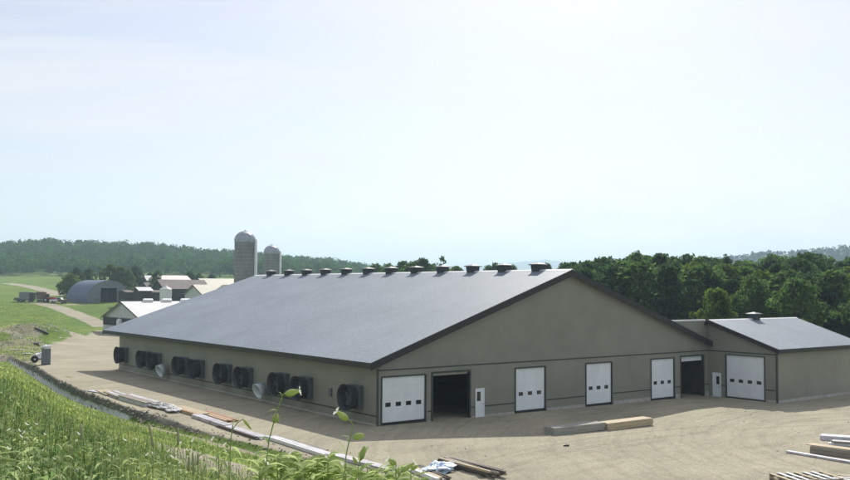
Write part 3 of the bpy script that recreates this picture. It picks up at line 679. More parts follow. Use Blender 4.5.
# arched steel building
def quonset():
    xl, yl = placeD(70, 335); xr, yr = placeD(110, 318)
    D = 306; xc, yc = placeD(99.5, D); gz_ = hz(xc, yc)-.35
    o = empty('arched_barn', (xc, yc, gz_), 0, 'blue grey half round steel barn with dark doorway at the far left of the farm', 'barn')
    o.rotation_euler = (0, 0, math.radians(-80))
    hl, rad, H = 7.6, 7.7, zat(282.0, D)-gz_
    n = 28
    b = MB(); pts = []
    for i in range(n+1):
        t = math.pi*i/n; pts.append((rad*math.cos(t), H*math.sin(t)**.85))
    segs_ = 26; xs_ = [-hl+2*hl*k/segs_ for k in range(segs_+1)]
    vs = []; fs = []
    for k, xx in enumerate(xs_):
        rr = 1.0+(.003 if k % 2 else 0)
        for (yy, zz) in pts: vs.append((xx, yy*rr, zz*rr))
    m_ = n+1
    for k in range(segs_):
        for i in range(n): fs.append((k*m_+i, k*m_+i+1, (k+1)*m_+i+1, (k+1)*m_+i))
    b.add(vs, fs); b.build('arched_shell', 'blue_steel', o)
    dw0, dw1, dh = -3.2, 2.6, H*.66
    zr_ = lambda yv: H*(1-(abs(yv)/rad)**2)**.425
    X1 = hl-.1
    e = MB(); e.prism([(p_[0]*.99, p_[1]*.99) for p_ in pts], -hl+.05, -hl+.15, 'x'); e.build('end_wall', 'blue_steel', o)
    right = [p_ for p_ in pts if p_[0] > dw1]; left = [p_ for p_ in pts if p_[0] < dw0]; mid = [p_ for p_ in pts if dw0 < p_[0] < dw1]
    outer = [(p_[0]*.995, p_[1]*.995) for p_ in pts]
    e = MB(); e.prism([(dw1, 0)]+[(p_[0]*.995, p_[1]*.995) for p_ in right]+[(p_[0]*.995, p_[1]*.995) for p_ in mid]+[(p_[0]*.995, p_[1]*.995) for p_ in left]+[(dw0, 0), (dw0, dh), (dw1, dh)], X1-.1, X1, 'x')
    e.build('end_wall', 'pale_steel', o)
    f = MB(); f.box(X1+.01, X1+.08, dw0-.2, dw0, 0, dh+.2); f.box(X1+.01, X1+.08, dw1, dw1+.2, 0, dh+.2); f.box(X1+.01, X1+.08, dw0, dw1, dh, dh+.2); f.build('doorway', 'galv', o)
    i_ = MB(); i_.box(X1-3.1, X1-3.0, dw0-2, dw1+2, 0, dh+1); i_.build('inner_wall', 'dark_inside', o)
    return o
quonset()

# farm machines parked on the field edge
def wheel(parent, x, y, r, w=.3, m='rubber'):
    b = MB(); b.frustum((x, y-w/2, r), (x, y+w/2, r), r, r, 18); o = b.build('wheel', m, parent, .04)
    h = MB(); h.frustum((x, y-w/2-.02, r), (x, y+w/2+.02, r), r*.45, r*.45, 12); h.build('hub', 'galv', o)
def gpos(px, D): x, y = placeD(px, D); return (x, y, hz(x, y))
RZ = -YAW
o = empty('box_wagon', gpos(28.5, 300), RZ, 'grey boxy forage wagon with a dark open end in the row of parked machines', 'wagon', 'machines parked in the field')
b = MB(); b.box(-2.3, 1.1, -1.2, 1.2, .7, 3.3); b.build('wagon_box', 'pale_steel', o, .05)
b = MB(); b.box(1.13, 2.4, -1.15, 1.15, .75, 3.1); b.build('opening_shade_block', 'fan_dark', o, .05)  # solid dark block; shade inside the wagon is put into its colour
b = MB(); b.box(-4.6, 2.6, -.15, .15, .5, .68); b.build('chassis', 'wood_dark', o)
for xx in (-1.6, 1.2):
    for yy in (-1.1, 1.1): wheel(o, xx, yy, .5)
o = empty('forage_wagon', gpos(43, 300), RZ, 'narrow dark brown wagon between the grey wagon and the red tractor', 'wagon', 'machines parked in the field')
b = MB(); b.prism([(-1.3, 1.0), (-1.5, 3.3), (1.1, 3.3), (.9, 1.0)], -1.1, 1.1); b.build('wagon_box', 'rust', o)
b = MB(); b.tube([(-1.5, -1.1, 3.35), (-.2, -1.1, 3.7), (1.1, -1.1, 3.35)], .06, 5); b.build('hoop', 'wood_dark', o)
for xx in (-.9, .7):
    for yy in (-1, 1): wheel(o, xx, yy, .45)
o = empty('tractor', gpos(51, 298), RZ, 'red farm tractor standing at the right of the dark wagon', 'tractor', 'machines parked in the field')
b = MB(); b.prism([(-.4, 1.0), (-.4, 1.9), (1.9, 1.75), (2.0, .9)], -.45, .45); b.build('bonnet', 'red', o, .05)
b = MB(); b.box(-1.5, -.42, -.75, .75, 1.0, 1.7); b.build('fender_body', 'red', o, .05)
b = MB(); b.box(-1.45, -.45, -.7, .7, 1.72, 2.7); b.build('cab', 'glass', o, .05)
b = MB(); b.box(-1.6, -.3, -.85, .85, 2.72, 2.86); b.build('cab_roof', 'red', o, .04)
for yy in (-.9, .9): wheel(o, -1.0, yy, .85, .45); wheel(o, 1.4, yy*.85, .5, .3)
o = empty('pickup_truck', gpos(59.5, 296), RZ, 'low white pickup truck at the right end of the row of farm machines', 'pickup truck', 'machines parked in the field')
b = MB(); b.prism([(-2.6, .5), (-2.6, 1.1), (-.5, 1.15), (-.1, 1.75), (1.0, 1.75), (1.4, 1.15), (2.5, 1.0), (2.6, .5)], -.9, .9); b.build('body', 'white_metal', o, .06)
b = MB(); b.prism([(-.3, 1.2), (0, 1.68), (.9, 1.68), (1.2, 1.2)], -.93, .93); b.build('side_window', 'glass', o)
for xx in (-1.7, 1.7):
    for yy in (-.85, .85): wheel(o, xx, yy, .38, .25)
o = empty('flatbed_trailer', gpos(20.5, 302), RZ, 'low dark flatbed trailer at the left end of the parked machines', 'trailer', 'machines parked in the field')
b = MB(); b.box(-1.5, 1.6, -1, 1, .6, .8); b.box(-1.45, 1.5, -.8, .8, .82, 1.2); b.build('bed', 'wood_dark', o, .03)
for yy in (-.9, .9): wheel(o, 0, yy, .38, .25)
o = empty('field_harrow', gpos(65, 294), RZ, 'dark low implement on wheels right of the white pickup truck', 'farm implement', 'machines parked in the field')
b = MB()
for k in range(5): b.box(-1.6+k*.7, -1.5+k*.7, -1.2, 1.2, .5, 1.3)
b.box(-1.8, 1.6, -.1, .1, .8, 1.0); b.build('frame', 'rust', o)
for yy in (-1.3, 1.3): wheel(o, 0, yy, .42, .25)

# ------------------------------------------------------------------ grey cabinet with white sack at the yard corner
g = gp(45.8, 364.5)
o = empty('utility_crate', (g.x, g.y, g.z), RZ+.38, 'tall grey box crate standing at the left corner of the dirt yard', 'crate')
b = MB(); b.box(-.54, .54, -.3, .3, .08, 1.95); b.build('box_body', 'cab', o, .03)
b = MB(); b.box(-.56, .56, -.3, .3, 0, .06); b.build('skid', 'wood_dark', o)
def lump(name, m, loc, sx, sy, sz, seed, parent=None, lab=None, cat=None, grp=None, amp=.22, rz=0):
    rr = random.Random(seed); n1_, n2_ = 26, 14; vs = []; fs = []
    ph = [rr.uniform(0, 6.28) for _ in range(6)]
    for j in range(n2_+1):
        t = math.pi*j/n2_
        for i in range(n1_):
            a = 2*math.pi*i/n1_
            k = 1+amp*(math.sin(3*a+ph[0]+2*t)*.5+math.sin(5*t+ph[1]+a)*.5+.5*math.sin(7*a+ph[2])*math.sin(6*t+ph[3]))+rr.uniform(-.06, .06)
            vs.append((sx*k*math.sin(t)*math.cos(a), sy*k*math.sin(t)*math.sin(a), max(0, sz*(.45+.55*k*math.cos(t)))))
    for j in range(n2_):
        for i in range(n1_): fs.append((j*n1_+i, (j+1)*n1_+i, (j+1)*n1_+(i+1) % n1_, j*n1_+(i+1) % n1_))
    o = raw_mesh(name, vs, fs, m, parent); o.location = loc; o.rotation_euler = (0, 0, rz)
    return tag(o, lab, cat, grp)
lump('white_sack', 'wrap', (g.x, g.y, 1.95), .62, .52, .5, 3, None, 'crumpled white sack lying on top of the grey crate', 'sack')
g = gp(34.5, 362.5)
o = empty('cable_reel', (g.x, g.y, g.z), RZ+.5, 'black reel lying on its rim beside the grey crate', 'reel')
b = MB(); b.frustum((0, -.35, .6), (0, -.28, .6), .6, .6, 20); b.frustum((0, .28, .6), (0, .35, .6), .6, .6, 20); b.build('flange', 'black', o)
b = MB(); b.frustum((0, -.28, .6), (0, .28, .6), .42, .42, 20); b.build('drum', 'black', o)
b = MB(); b.frustum((0, -.37, .6), (0, -.352, .6), .16, .16, 12); b.build('centre_disc', 'white_metal', o); o.scale = (.72, .72, .72)
g = gp(38.6, 359.5); lump('rag_heap', 'wrap', (g.x, g.y, 0), .75, .55, .85, 8, None, 'small heap of white sheeting between the black reel and the grey crate', 'sheeting', None, .3)
for i, (q, s_, lab) in enumerate((((20, 351), 1.6, 'pale flat sheet of scrap on the spoil left of the grey crate'), ((27, 354.5), 1.2, 'small pale scrap sheet nearest the black reel'), ((36, 344), 1.8, 'grey plank lying on the spoil above the grey crate'))):
    g = hit(*q); o = MB(); o.box(-s_, s_, -.35, .35, .0, .12); ob = o.build('scrap_board', 'concrete' if i != 1 else 'white_metal', None, .02); ob.location = (g.x, g.y, g.z+.1); ob.rotation_euler = (.05, .08, .3+i*.7)
    tag(ob, lab, 'scrap board')
g0, g1 = hit(35, 329.5), hit(48, 335)
d = g1-g0; o = MB(); o.box(0, d.length, -.18, .18, 0, .3); ob = o.build('drain_pipe', 'black', None, .05); ob.location = (g0.x, g0.y, g0.z+.15)
ob.rotation_euler = (0, -math.asin(d.z/d.length), math.atan2(d.y, d.x)); tag(ob, 'dark pipe lying on the grassy slope far left beyond the grey crate', 'pipe')

# ------------------------------------------------------------------ lumber and wrapped profiles on the yard
EG = 'building materials laid along the left yard edge'
def boards(name, lab, cat, pa, pb, n, bw, bh, layers, m, seed=0, group=None, jitter=.06, gapx=.01, stick=None, dz=0, loose=0, zbase=0):
    """a bundle of long boards between two surveyed ground points; each board a part of the bundle"""
    if group == EG: bh *= .72; bw *= .8; gapx = .03
    rr = random.Random(seed); A = gp(*pa, zbase); B = gp(*pb, zbase); d = B-A; ln = d.length; rz = math.atan2(d.y, d.x)
    za = hz(A.x, A.y); zb_ = hz(B.x, B.y)
    o = empty(name, (A.x, A.y, (za+zb_)/2+dz+.01), rz, lab, cat, group)
    z = 0
    for k in range(layers):
        for i in range(n):
            mm = m if isinstance(m, str) else m[rr.randrange(len(m))]
            b = MB(); x0 = rr.uniform(-jitter, jitter)*ln; x1 = ln+rr.uniform(-jitter, jitter)*ln
            y = (i-(n-1)/2)*(bw+gapx); b.box(x0, x1, y-bw/2, y+bw/2, z, z+bh-.004)
            if loose: b.xf(Matrix.Rotation(rr.uniform(-loose, loose), 4, 'Z'))
            b.build('board', mm, o, min(bh, bw)*.12)
        z += bh
        if stick and k < layers-1:
            for t in (.12, .5, .88):
                s_ = MB(); s_.box(ln*t-.04, ln*t+.04, -n*bw/2, n*bw/2, z, z+stick-.003); s_.build('spacer', 'wood_grey', o)
            z += stick
    return o
EG = 'building materials laid along the left yard edge'
boards('scrap_board', 'thin dark and white board at the far left tip of the row of materials', 'board', (90, 391), (104, 393), 2, .4, .12, 1, ['lilac', 'wood_dark'], 1, EG, .05)
boards('board_bundle', 'small pale bundle second from the far end of the row of materials', 'board bundle', (101, 391), (112, 395.5), 4, .3, .1, 2, ['lilac', 'wood'], 2, EG)
boards('board_bundle', 'pale grey bundle of boards just beyond the white slab stack', 'board bundle', (110, 393.5), (124, 398.5), 4, .35, .15, 2, ['lilac', 'wood_grey'], 3, EG)
boards('panel_stack', 'thick stack of white panels in the row along the yard edge', 'panel stack', (125, 398.5), (153, 406.5), 3, .5, .12, 4, ['lilac', 'wrap', 'lilac', 'wood_grey'], 4, EG, .02)
g = gp(163, 408.5); lump('plastic_wrap_heap', 'wrap_dull', (g.x, g.y, 0), 1.8, .6, .38, 5, None, 'crumpled heap of white plastic wrap between panel stack and tan boards', 'plastic wrap', EG, .3, 1.75)
g = gp(173, 411.5); lump('plastic_wrap_heap', 'wrap_dull', (g.x, g.y, 0), 1.1, .5, .3, 6, None, 'smaller white plastic heap at the end of the tan boards', 'plastic wrap', EG, .3, 1.5)
boards('lumber_bundle', 'short tan and red brown boards next to the plastic wrap', 'lumber bundle', (176, 408.5), (203, 416.5), 5, .24, .1, 3, ['wood', 'wood', 'wood_red'], 7, EG, .05)
boards('lumber_bundle', 'long reddish boards behind the pale profiles in the middle of the row', 'lumber bundle', (203, 413), (232, 422), 5, .2, .1, 2, ['wood_red', 'wood', 'lilac'], 8, EG, .05)
boards('profile_bundle', 'pale lilac bundle of long metal profiles in front of the reddish boards', 'profile bundle', (196, 417), (228, 428), 4, .18, .16, 2, 'lilac', 9, EG, .04)
boards('profile_bundle', 'white and dark strips bundled at the yard edge left of the tall flower', 'profile bundle', (222, 426.5), (262, 439.5), 4, .22, .12, 2, ['lilac', 'lilac', 'wood_dark'], 10, EG, .04)
boards('profile_bundle', 'long pale profiles lying right behind the left tall flower stem', 'profile bundle', (270, 438.5), (330, 457.5), 4, .17, .14, 2, ['lilac', 'white_metal', 'lilac'], 11, EG, .03)
boards('lumber_bundle', 'thin tan boards beside the long pale profiles', 'lumber bundle', (281, 437.5), (328, 451), 2, .16, .08, 1, ['wood', 'wood_grey'], 12, EG, .03)
boards('profile_bundle', 'nearest long pale profile bundle behind the drooping flower', 'profile bundle', (329, 455.5), (394, 472.5), 4, .16, .13, 2, ['lilac', 'white_metal', 'lilac', 'wood_grey'], 13, EG, .03)
boards('profile_bundle', 'short white profile end just left of the timber pile', 'profile bundle', (408, 469), (430, 475.5), 2, .16, .12, 1, 'lilac', 14, EG, .03)
# timber pile bottom middle
boards('timber_pile', 'pile of weathered brown timbers at the bottom middle of the yard', 'timber pile', (448, 464), (497, 477.5), 6, .15, .12, 3, ['wood_grey', 'wood_dark', 'wood_grey', 'wood'], 20, None, .09, .02, loose=.045)
boards('loose_timbers', 'white and dark loose boards left of the timber pile', 'boards', (416, 470), (444, 481), 4, .22, .1, 2, ['white_metal', 'wood_dark', 'wood'], 21, None, .1, .04, loose=.06)
g = gp(439, 471); lump('sheeting_heap', 'tarp', (g.x, g.y, 0), 1.0, .7, .42, 12, None, 'crumpled blue white sheeting on the ground against the timber pile', 'sheeting', None, .35, .4)
g = gp(441, 465.5); lump('black_sack', 'black', (g.x, g.y, 0), .4, .28, .3, 14, None, 'small black plastic sack behind the blue white sheeting', 'sack', None, .3)
# two beam bundles by the barn
boards('beam_bundle', 'grey bundle of beams in the shade edge, left of two in front of the barn', 'beam bundle', (549, 433), (600, 427.3), 4, .25, .17, 3, 'concrete_beam', 30, 'beam bundles in front of the barn doors', .012, .006)
boards('beam_bundle', 'sunlit tan bundle of beams, right of two in front of the barn', 'beam bundle', (603, 427.5), (648, 421.8), 4, .25, .17, 3, 'wood', 31, 'beam bundles in front of the barn doors', .012, .006)
g = gp(566.5, 445); lump('dropped_rag', 'black', (g.x, g.y, hz(g.x, g.y)), .22, .14, .12, 17, None, 'small dark scrap lying on the sunlit yard in front of the beams', 'scrap')
# right edge
boards('profile_bundle', 'lilac white wrapped profiles at the right edge, farthest of the stacks', 'profile bundle', (821, 435.5), (875, 439), 5, .18, .16, 2, 'lilac', 40, 'stacks at the right edge of the yard', .02)
boards('profile_bundle', 'short grey lilac profiles just in front of the farthest wrapped bundle', 'profile bundle', (832, 441), (880, 444.5), 4, .16, .14, 2, ['lilac', 'wood_grey'], 43, 'stacks at the right edge of the yard', .02)
boards('beam_stack', 'thick dark beam stack with a pale top board at the right edge', 'beam stack', (812, 449.5), (890, 459.5), 3, .22, .22, 2, 'wood_grey', 41, 'stacks at the right edge of the yard', .01)
boards('long_plank', 'long pale plank resting on top of the dark beam stack', 'plank', (809, 448.5), (885, 458.5), 3, .26, .05, 1, 'wood', 44, 'stacks at the right edge of the yard', .01, dz=.445)
boards('long_plank', 'long narrow pale plank on the ground left of the dark beam stack', 'plank', (788, 450), (880, 465.5), 2, .16, .14, 1, ['lilac', 'wood'], 42, 'stacks at the right edge of the yard', .01)
g = gp(832, 441.5); lump('white_sack', 'wrap', (g.x, g.y, hz(g.x, g.y)), .22, .18, .2, 15, None, 'tiny white bag between the wrapped profiles and the beam stack', 'sack')
# slatted pallets bottom right
def pallet(c, rz, z, lab, nx=7):
    o = empty('pallet', (c.x, c.y, hz(c.x, c.y)+z), rz, lab, 'pallet', 'slatted pallets at the bottom right')
    for i in range(3): b = MB(); b.box(-1.5, 1.5, -.85+i*.8, -.75+i*.8, .0, .13); b.build('bearer', 'wood_grey', o)
    for i in range(nx): b = MB(); x = -1.42+i*(2.84/(nx-1)); b.box(x-.08, x+.08, -.9, .9, .134, .17); b.build('slat', 'white_metal' if i % 3 else 'wood', o)
    return o
for k, (q, z, lab) in enumerate((((806, 484), .0, 'lower pallet of the left slatted stack at the bottom right'), ((806, 484), .19, 'second pallet of the left slatted stack at the bottom right'), ((806, 484), .38, 'top pallet of the left slatted stack at the bottom right'),
                              ((850, 487), .0, 'lower pallet of the stack cut by the bottom right corner'), ((850, 487), .19, 'upper pallet of the stack cut by the bottom right corner'))):
    pallet(gp(*q), math.radians(-28 if k < 3 else 10)+k*.02, z, lab)

# ------------------------------------------------------------------ trees
def leaves(centres, radii, n_per, size, seed, flat=.75):
    r_ = np.random.RandomState(seed); C_ = np.repeat(np.asarray(centres), n_per, 0); Rd = np.repeat(np.asarray(radii), n_per)
    n = len(C_); d = r_.normal(size=(n, 3)); d /= np.linalg.norm(d, axis=1)[:, None]; rad = r_.rand(n)**.4
    P = C_+d*(rad*Rd)[:, None]*np.array([1, 1, flat])
    a = r_.normal(size=(n, 3)); a /= np.linalg.norm(a, axis=1)[:, None]; b = np.cross(a, r_.normal(size=(n, 3))); b /= np.linalg.norm(b, axis=1)[:, None]
    s = size*(.6+.8*r_.rand(n))[:, None]
    V = np.stack([P-a*s, P+b*s*.45, P+a*s, P-b*s*.45], 1).reshape(-1, 3)
    return V, np.arange(n*4), np.full(n, 4)
def tree_proto(seed, H, rad, trunk_h, kind='round', m='leaf_a', ncl=75, npl=42, size=.32):
    r_ = random.Random(seed); t = MB()
    tr = rad*.06+.12; lean = (r_.uniform(-.4, .4), r_.uniform(-.4, .4))
    pts = [(lean[0]*k*k, lean[1]*k*k, H*.92*k) for k in (0, .2, .45, .7, 1)]; t.tube(pts, [tr*1.3, tr, tr*.75, tr*.45, .04], 8)
    cs = []; rd = []
    for k in range(ncl):
        u = r_.random(); z = trunk_h+(H-trunk_h)*(u**.85)
        v = (z-trunk_h)/(H-trunk_h)
        if kind == 'round': w = math.sin(math.pi*min(1, .12+v*.88))**.6
        elif kind == 'column': w = (math.sin(math.pi*min(1, .1+v*.9))**.5)*.62
        elif kind == 'cone': w = (1-v)**.8+.05
        else: w = math.sin(math.pi*min(1, .15+v*.82))**.9*(.7+.6*r_.random())
        a = r_.uniform(0, 6.283); q = rad*w*(r_.random()**.35)*r_.uniform(.75, 1.12)
        c_ = (math.cos(a)*q+lean[0]*v, math.sin(a)*q+lean[1]*v, z); cs.append(c_); rd.append(rad*r_.uniform(.16, .34)*(1 if kind != 'airy' else .75))
        if k % 5 == 0: t.tube([(lean[0]*v*.4, lean[1]*v*.4, max(trunk_h*.6, z*.62)), (c_[0]*.5, c_[1]*.5, z*.85), c_], [tr*.35, tr*.2, .03], 5)
    V, lo, sz = leaves(cs, rd, npl, size, seed)
    me = np_mesh('crown', V, lo, sz, m)
    return t, me
PROT = []
TREE_LAB = []
def add_proto(lab, *a, **k):
    t, me = tree_proto(*a, **k); tm_ = bpy.data.meshes.new('trunk'); tm_.from_pydata(t.v, [], t.f); tm_.materials.append(M['bark']); tm_.update(); tm_.polygons.foreach_set('use_smooth', t.sm)
    PROT.append((lab, tm_, me, a[1]))
add_proto('mid green round crowned broadleaf', 1, 14, 4.6, 2.0, 'round', 'leaf_a', ncl=110, npl=46)
add_proto('dark dense round broadleaf', 2, 13, 4.4, 1.5, 'round', 'leaf_c', ncl=120, npl=50)
add_proto('yellow green bushy broadleaf', 3, 11, 4.0, 1.0, 'airy', 'leaf_b', ncl=100, npl=44)
add_proto('tall narrow dark green', 4, 15, 3.4, 1.5, 'column', 'leaf_c', ncl=90, npl=46)
add_proto('loose airy green', 5, 14, 4.2, 3.0, 'airy', 'leaf_a', ncl=60, npl=34, size=.3)
add_proto('pointed dark evergreen', 6, 13, 3.0, .8, 'cone', 'leaf_c', ncl=110, npl=36, size=.26)
add_proto('thin sparse crowned', 7, 13, 3.0, 4.5, 'airy', 'leaf_a', ncl=26, npl=20, size=.26)
add_proto('low spreading green bush like', 8, 7, 3.8, .4, 'round', 'leaf_b', ncl=80, npl=44)
KIND_NAME = ['broadleaf_tree', 'broadleaf_tree', 'broadleaf_tree', 'poplar_tree', 'broadleaf_tree', 'evergreen_tree', 'sparse_tree', 'bush']
def tree(k, x, y, z, h, lab, group, rz=0, wide=1.0):
    l, tm_, me, H = PROT[k]; s_ = h/H
    o = empty(KIND_NAME[k], (x, y, z), rz, lab, 'bush' if k == 7 else 'tree', group); o.scale = (s_*wide, s_*wide, s_)
    a = bpy.data.objects.new('trunk', tm_); col.objects.link(a); a.parent = o
    b = bpy.data.objects.new('crown', me); col.objects.link(b); b.parent = o
    return o
def tree_px(k, px, D, ytop, lab, group, z=None, wide=1.0, rz=0):
    x, y = placeD(px, D); zz = hz(x, y)-.2 if z is None else z
    return tree(k, x, y, zz, max(2.0, zat(ytop, D)-zz), lab, group, rz, wide)
# wood to the right, behind barn and annex
GW = 'trees of the wood behind the barn on the right'
rt = random.Random(5)
sky = lambda px: np.interp(px, [560, 580, 600, 640, 660, 700, 740, 760, 800, 850, 900, 1000], [266, 263, 261, 258, 257, 258, 262, 258, 257, 260, 262, 262])
k = 0
front = []
lab_by = {0: 'mid green rounded tree in the wood right of the barn', 1: 'dark dense tree in the wood right of the barn', 2: 'yellow green bushy tree in the wood right of the barn', 3: 'tall narrow dark tree in the wood right of the barn', 4: 'loose airy tree in the wood right of the barn', 7: 'low yellow green bush at the foot of the wood right of the barn'}
for row, (D0, n, dy, kinds) in enumerate(((112, 15, 22, [2, 0, 0, 2, 4, 1]), (124, 17, 11, [1, 0, 2, 0, 3]), (138, 20, 5, [0, 1, 3, 0, 2]), (156, 22, 1.5, [1, 0, 4, 3, 0]), (176, 24, 0, [0, 1, 4, 0]))):
    for i in range(n):
        px = 560+(i+.5+rt.uniform(-.35, .35))*(400/n); D = D0+rt.uniform(-6, 6)
        if D < 118 and px < 700: continue
        kk = rt.choice(kinds); yt = float(sky(px))+dy*rt.uniform(.5, 1.5)+rt.uniform(-2.5, 3.5)
        x, y = placeD(px, D)
        if x < W+6 and y < L+10: continue
        tree_px(kk, px, D, yt, lab_by[kk], GW, wide=rt.uniform(.9, 1.25), rz=rt.uniform(0, 6.28))
# named single trees of that skyline
tree_px(1, 564.5, 190, 265.0, 'round dark tree top right at the peak of the big gable', GW, wide=.75)
tree_px(6, 637, 150, 251.5, 'sparse crown reaching highest above the wood right of the gable peak', GW, wide=.8)
tree_px(6, 632, 152, 253.5, 'second sparse crown beside the highest one above the wood', GW, wide=.8, rz=2)
tree_px(3, 659, 140, 254.5, 'tall narrow dark tree standing above its neighbours right of the sparse crowns', GW, wide=.9)
tree_px(5, 612, 158, 258, 'small pointed tree top left of the sparse crowns', GW, wide=.7)
tree_px(5, 727, 150, 255.5, 'pointed tree top in the middle of the right hand skyline', GW, wide=.7)
tree_px(1, 808, 142, 255, 'broad dark dome shaped crown highest at the right of the wood', GW, wide=1.15)
tree_px(1, 818, 146, 256.5, 'broad dark crown just right of the dome shaped one', GW, wide=1.0)
# trees peeping over the ridge of the long barn
GR = 'trees seen over the ridge of the long barn'
for (px, D, yt, kk, lab, wd) in ((441, 205, 257.5, 6, 'thin see-through tree crown sticking up over the ridge', .8), (424, 215, 261.5, 1, 'dark tree crown over the ridge left of the see-through one', .8), (412, 225, 263.5, 0, 'green tree crown over the ridge above the fifth vent from the right', .9), (402, 235, 264, 1, 'dark tree crown over the ridge left of the thin tree group', .9),
    (388, 260, 265.5, 0, 'low green crown over the ridge where the far hill runs down', 1.0), (375, 270, 265.5, 0, 'green crown over the ridge at the foot of the far hill', 1.0), (456, 240, 267.5, 2, 'low yellow green crown over the ridge right of the see-through tree', .9), (489, 240, 267, 0, 'small green crown over the ridge between the third and fourth vent from the right', .7), (498, 235, 265.5, 1, 'rounded dark crown over the ridge left of the second vent from the right', .7),
    (511, 230, 266, 2, 'pale green crown over the ridge beside the second vent from the right', .6), (549, 225, 265.5, 1, 'dark crown over the ridge behind the nearest vent', .6), (432, 245, 266, 0, 'low green crown just left of the see-through tree', .9), (418, 250, 266, 2, 'yellow green crown between the dark crowns over the ridge', .9)):
    tree_px(kk, px, D, yt, lab, GR, wide=wd, rz=px)
# trees round the arched barn and farm
GF = 'trees around the far farm buildings'
for (px, D, yt, kk, lab, wd) in ((77, 345, 270.5, 1, 'dark tree behind the left end of the arched barn', 1.0), (88, 352, 271.5, 1, 'dark tree behind the roof of the arched barn', 1.0), (100, 350, 269.5, 4, 'mid green tree above the arched barn roof', 1.0), (110, 346, 266.5, 2, 'bright yellow green tree right above the arched barn', 1.0), (120, 344, 269, 2, 'bright green tree at the right end of the arched barn', 1.1), (129, 342, 272, 0, 'green tree right of the arched barn', 1.0), (137, 350, 268.5, 1, 'dark tree between the arched barn and the farmyard', .9),
    (157, 315, 272.5, 0, 'round green tree in front of the pale pink roof', .75), (150, 365, 275, 1, 'dark tree behind the tiny white gabled shed', .9), (190, 370, 273.5, 1, 'dark tree behind the farm roofs right of the pink roof', 1.1), (200, 372, 275, 0, 'green tree behind the dark reddish gable', 1.0), (212, 372, 276, 1, 'dark tree behind the pale tan roof', 1.0), (72, 332, 277, 7, 'low bush at the left foot of the arched barn', 1), (133, 296, 290, 7, 'low dark bush in front of the dark machine shed', 1), (150, 290, 294, 7, 'low bush below the white roofed shelter', 1.0)):
    tree_px(kk, px, D, yt, lab, GF, wide=wd, rz=px*.7)
# wood on the far hill: reads as one mass
def hill_wood():
    r_ = np.random.RandomState(4); cs = []; rd = []
    n = 3600
    px = r_.uniform(-160, 480, n); D = 640+420*r_.rand(n)**.9
    crest = 9.7+(288.5-np.interp(px, SPX, SY))*1000/FPX-13
    side = (px-425)/FPX*D
    x = CC[0]+D*math.sin(YAW)+side*math.cos(YAW); y = CC[1]+D*math.cos(YAW)-side*math.sin(YAW)
    z = height(x, y); h = 8+9*r_.rand(n)
    V = []; lo = 0
    C_ = []; Rr = []
    for k in range(n):
        for q in range(7):
            a = r_.uniform(0, 6.28); rr = r_.uniform(0, 3.6)
            C_.append((x[k]+rr*math.cos(a), y[k]+rr*math.sin(a), z[k]+h[k]*r_.uniform(.35, .86))); Rr.append(r_.uniform(1.8, 3.3))
    V, lo, sz = leaves(C_, Rr, 16, 1.05, 9, .8)
    me = np_mesh('forest', V, lo, sz, 'forest'); o = link_me('forest', me)
    tag(o, 'hazy green forest covering the long hill at the left', 'forest', None, 'stuff')
hill_wood()
def right_wood():
    r_ = np.random.RandomState(14); C_ = []; Rr = []
    for k in range(2600):
        v = RV[r_.randint(len(RV))]; px, D = polar(v[0], v[1])
        if v[2] < 12 or px > 920 or D > 1520: continue
        for q in range(4): C_.append((v[0]+r_.uniform(-9, 9), v[1]+r_.uniform(-9, 9), v[2]+r_.uniform(-1, 6))); Rr.append(r_.uniform(2.5, 4.5))
    V, lo, sz = leaves(C_, Rr, 14, 1.9, 19, .8)
    tag(link_me('forest', np_mesh('forest', V, lo, sz, 'forest_far')), 'blue green forest on the distant hill at the right edge', 'forest', None, 'stuff')
right_wood()

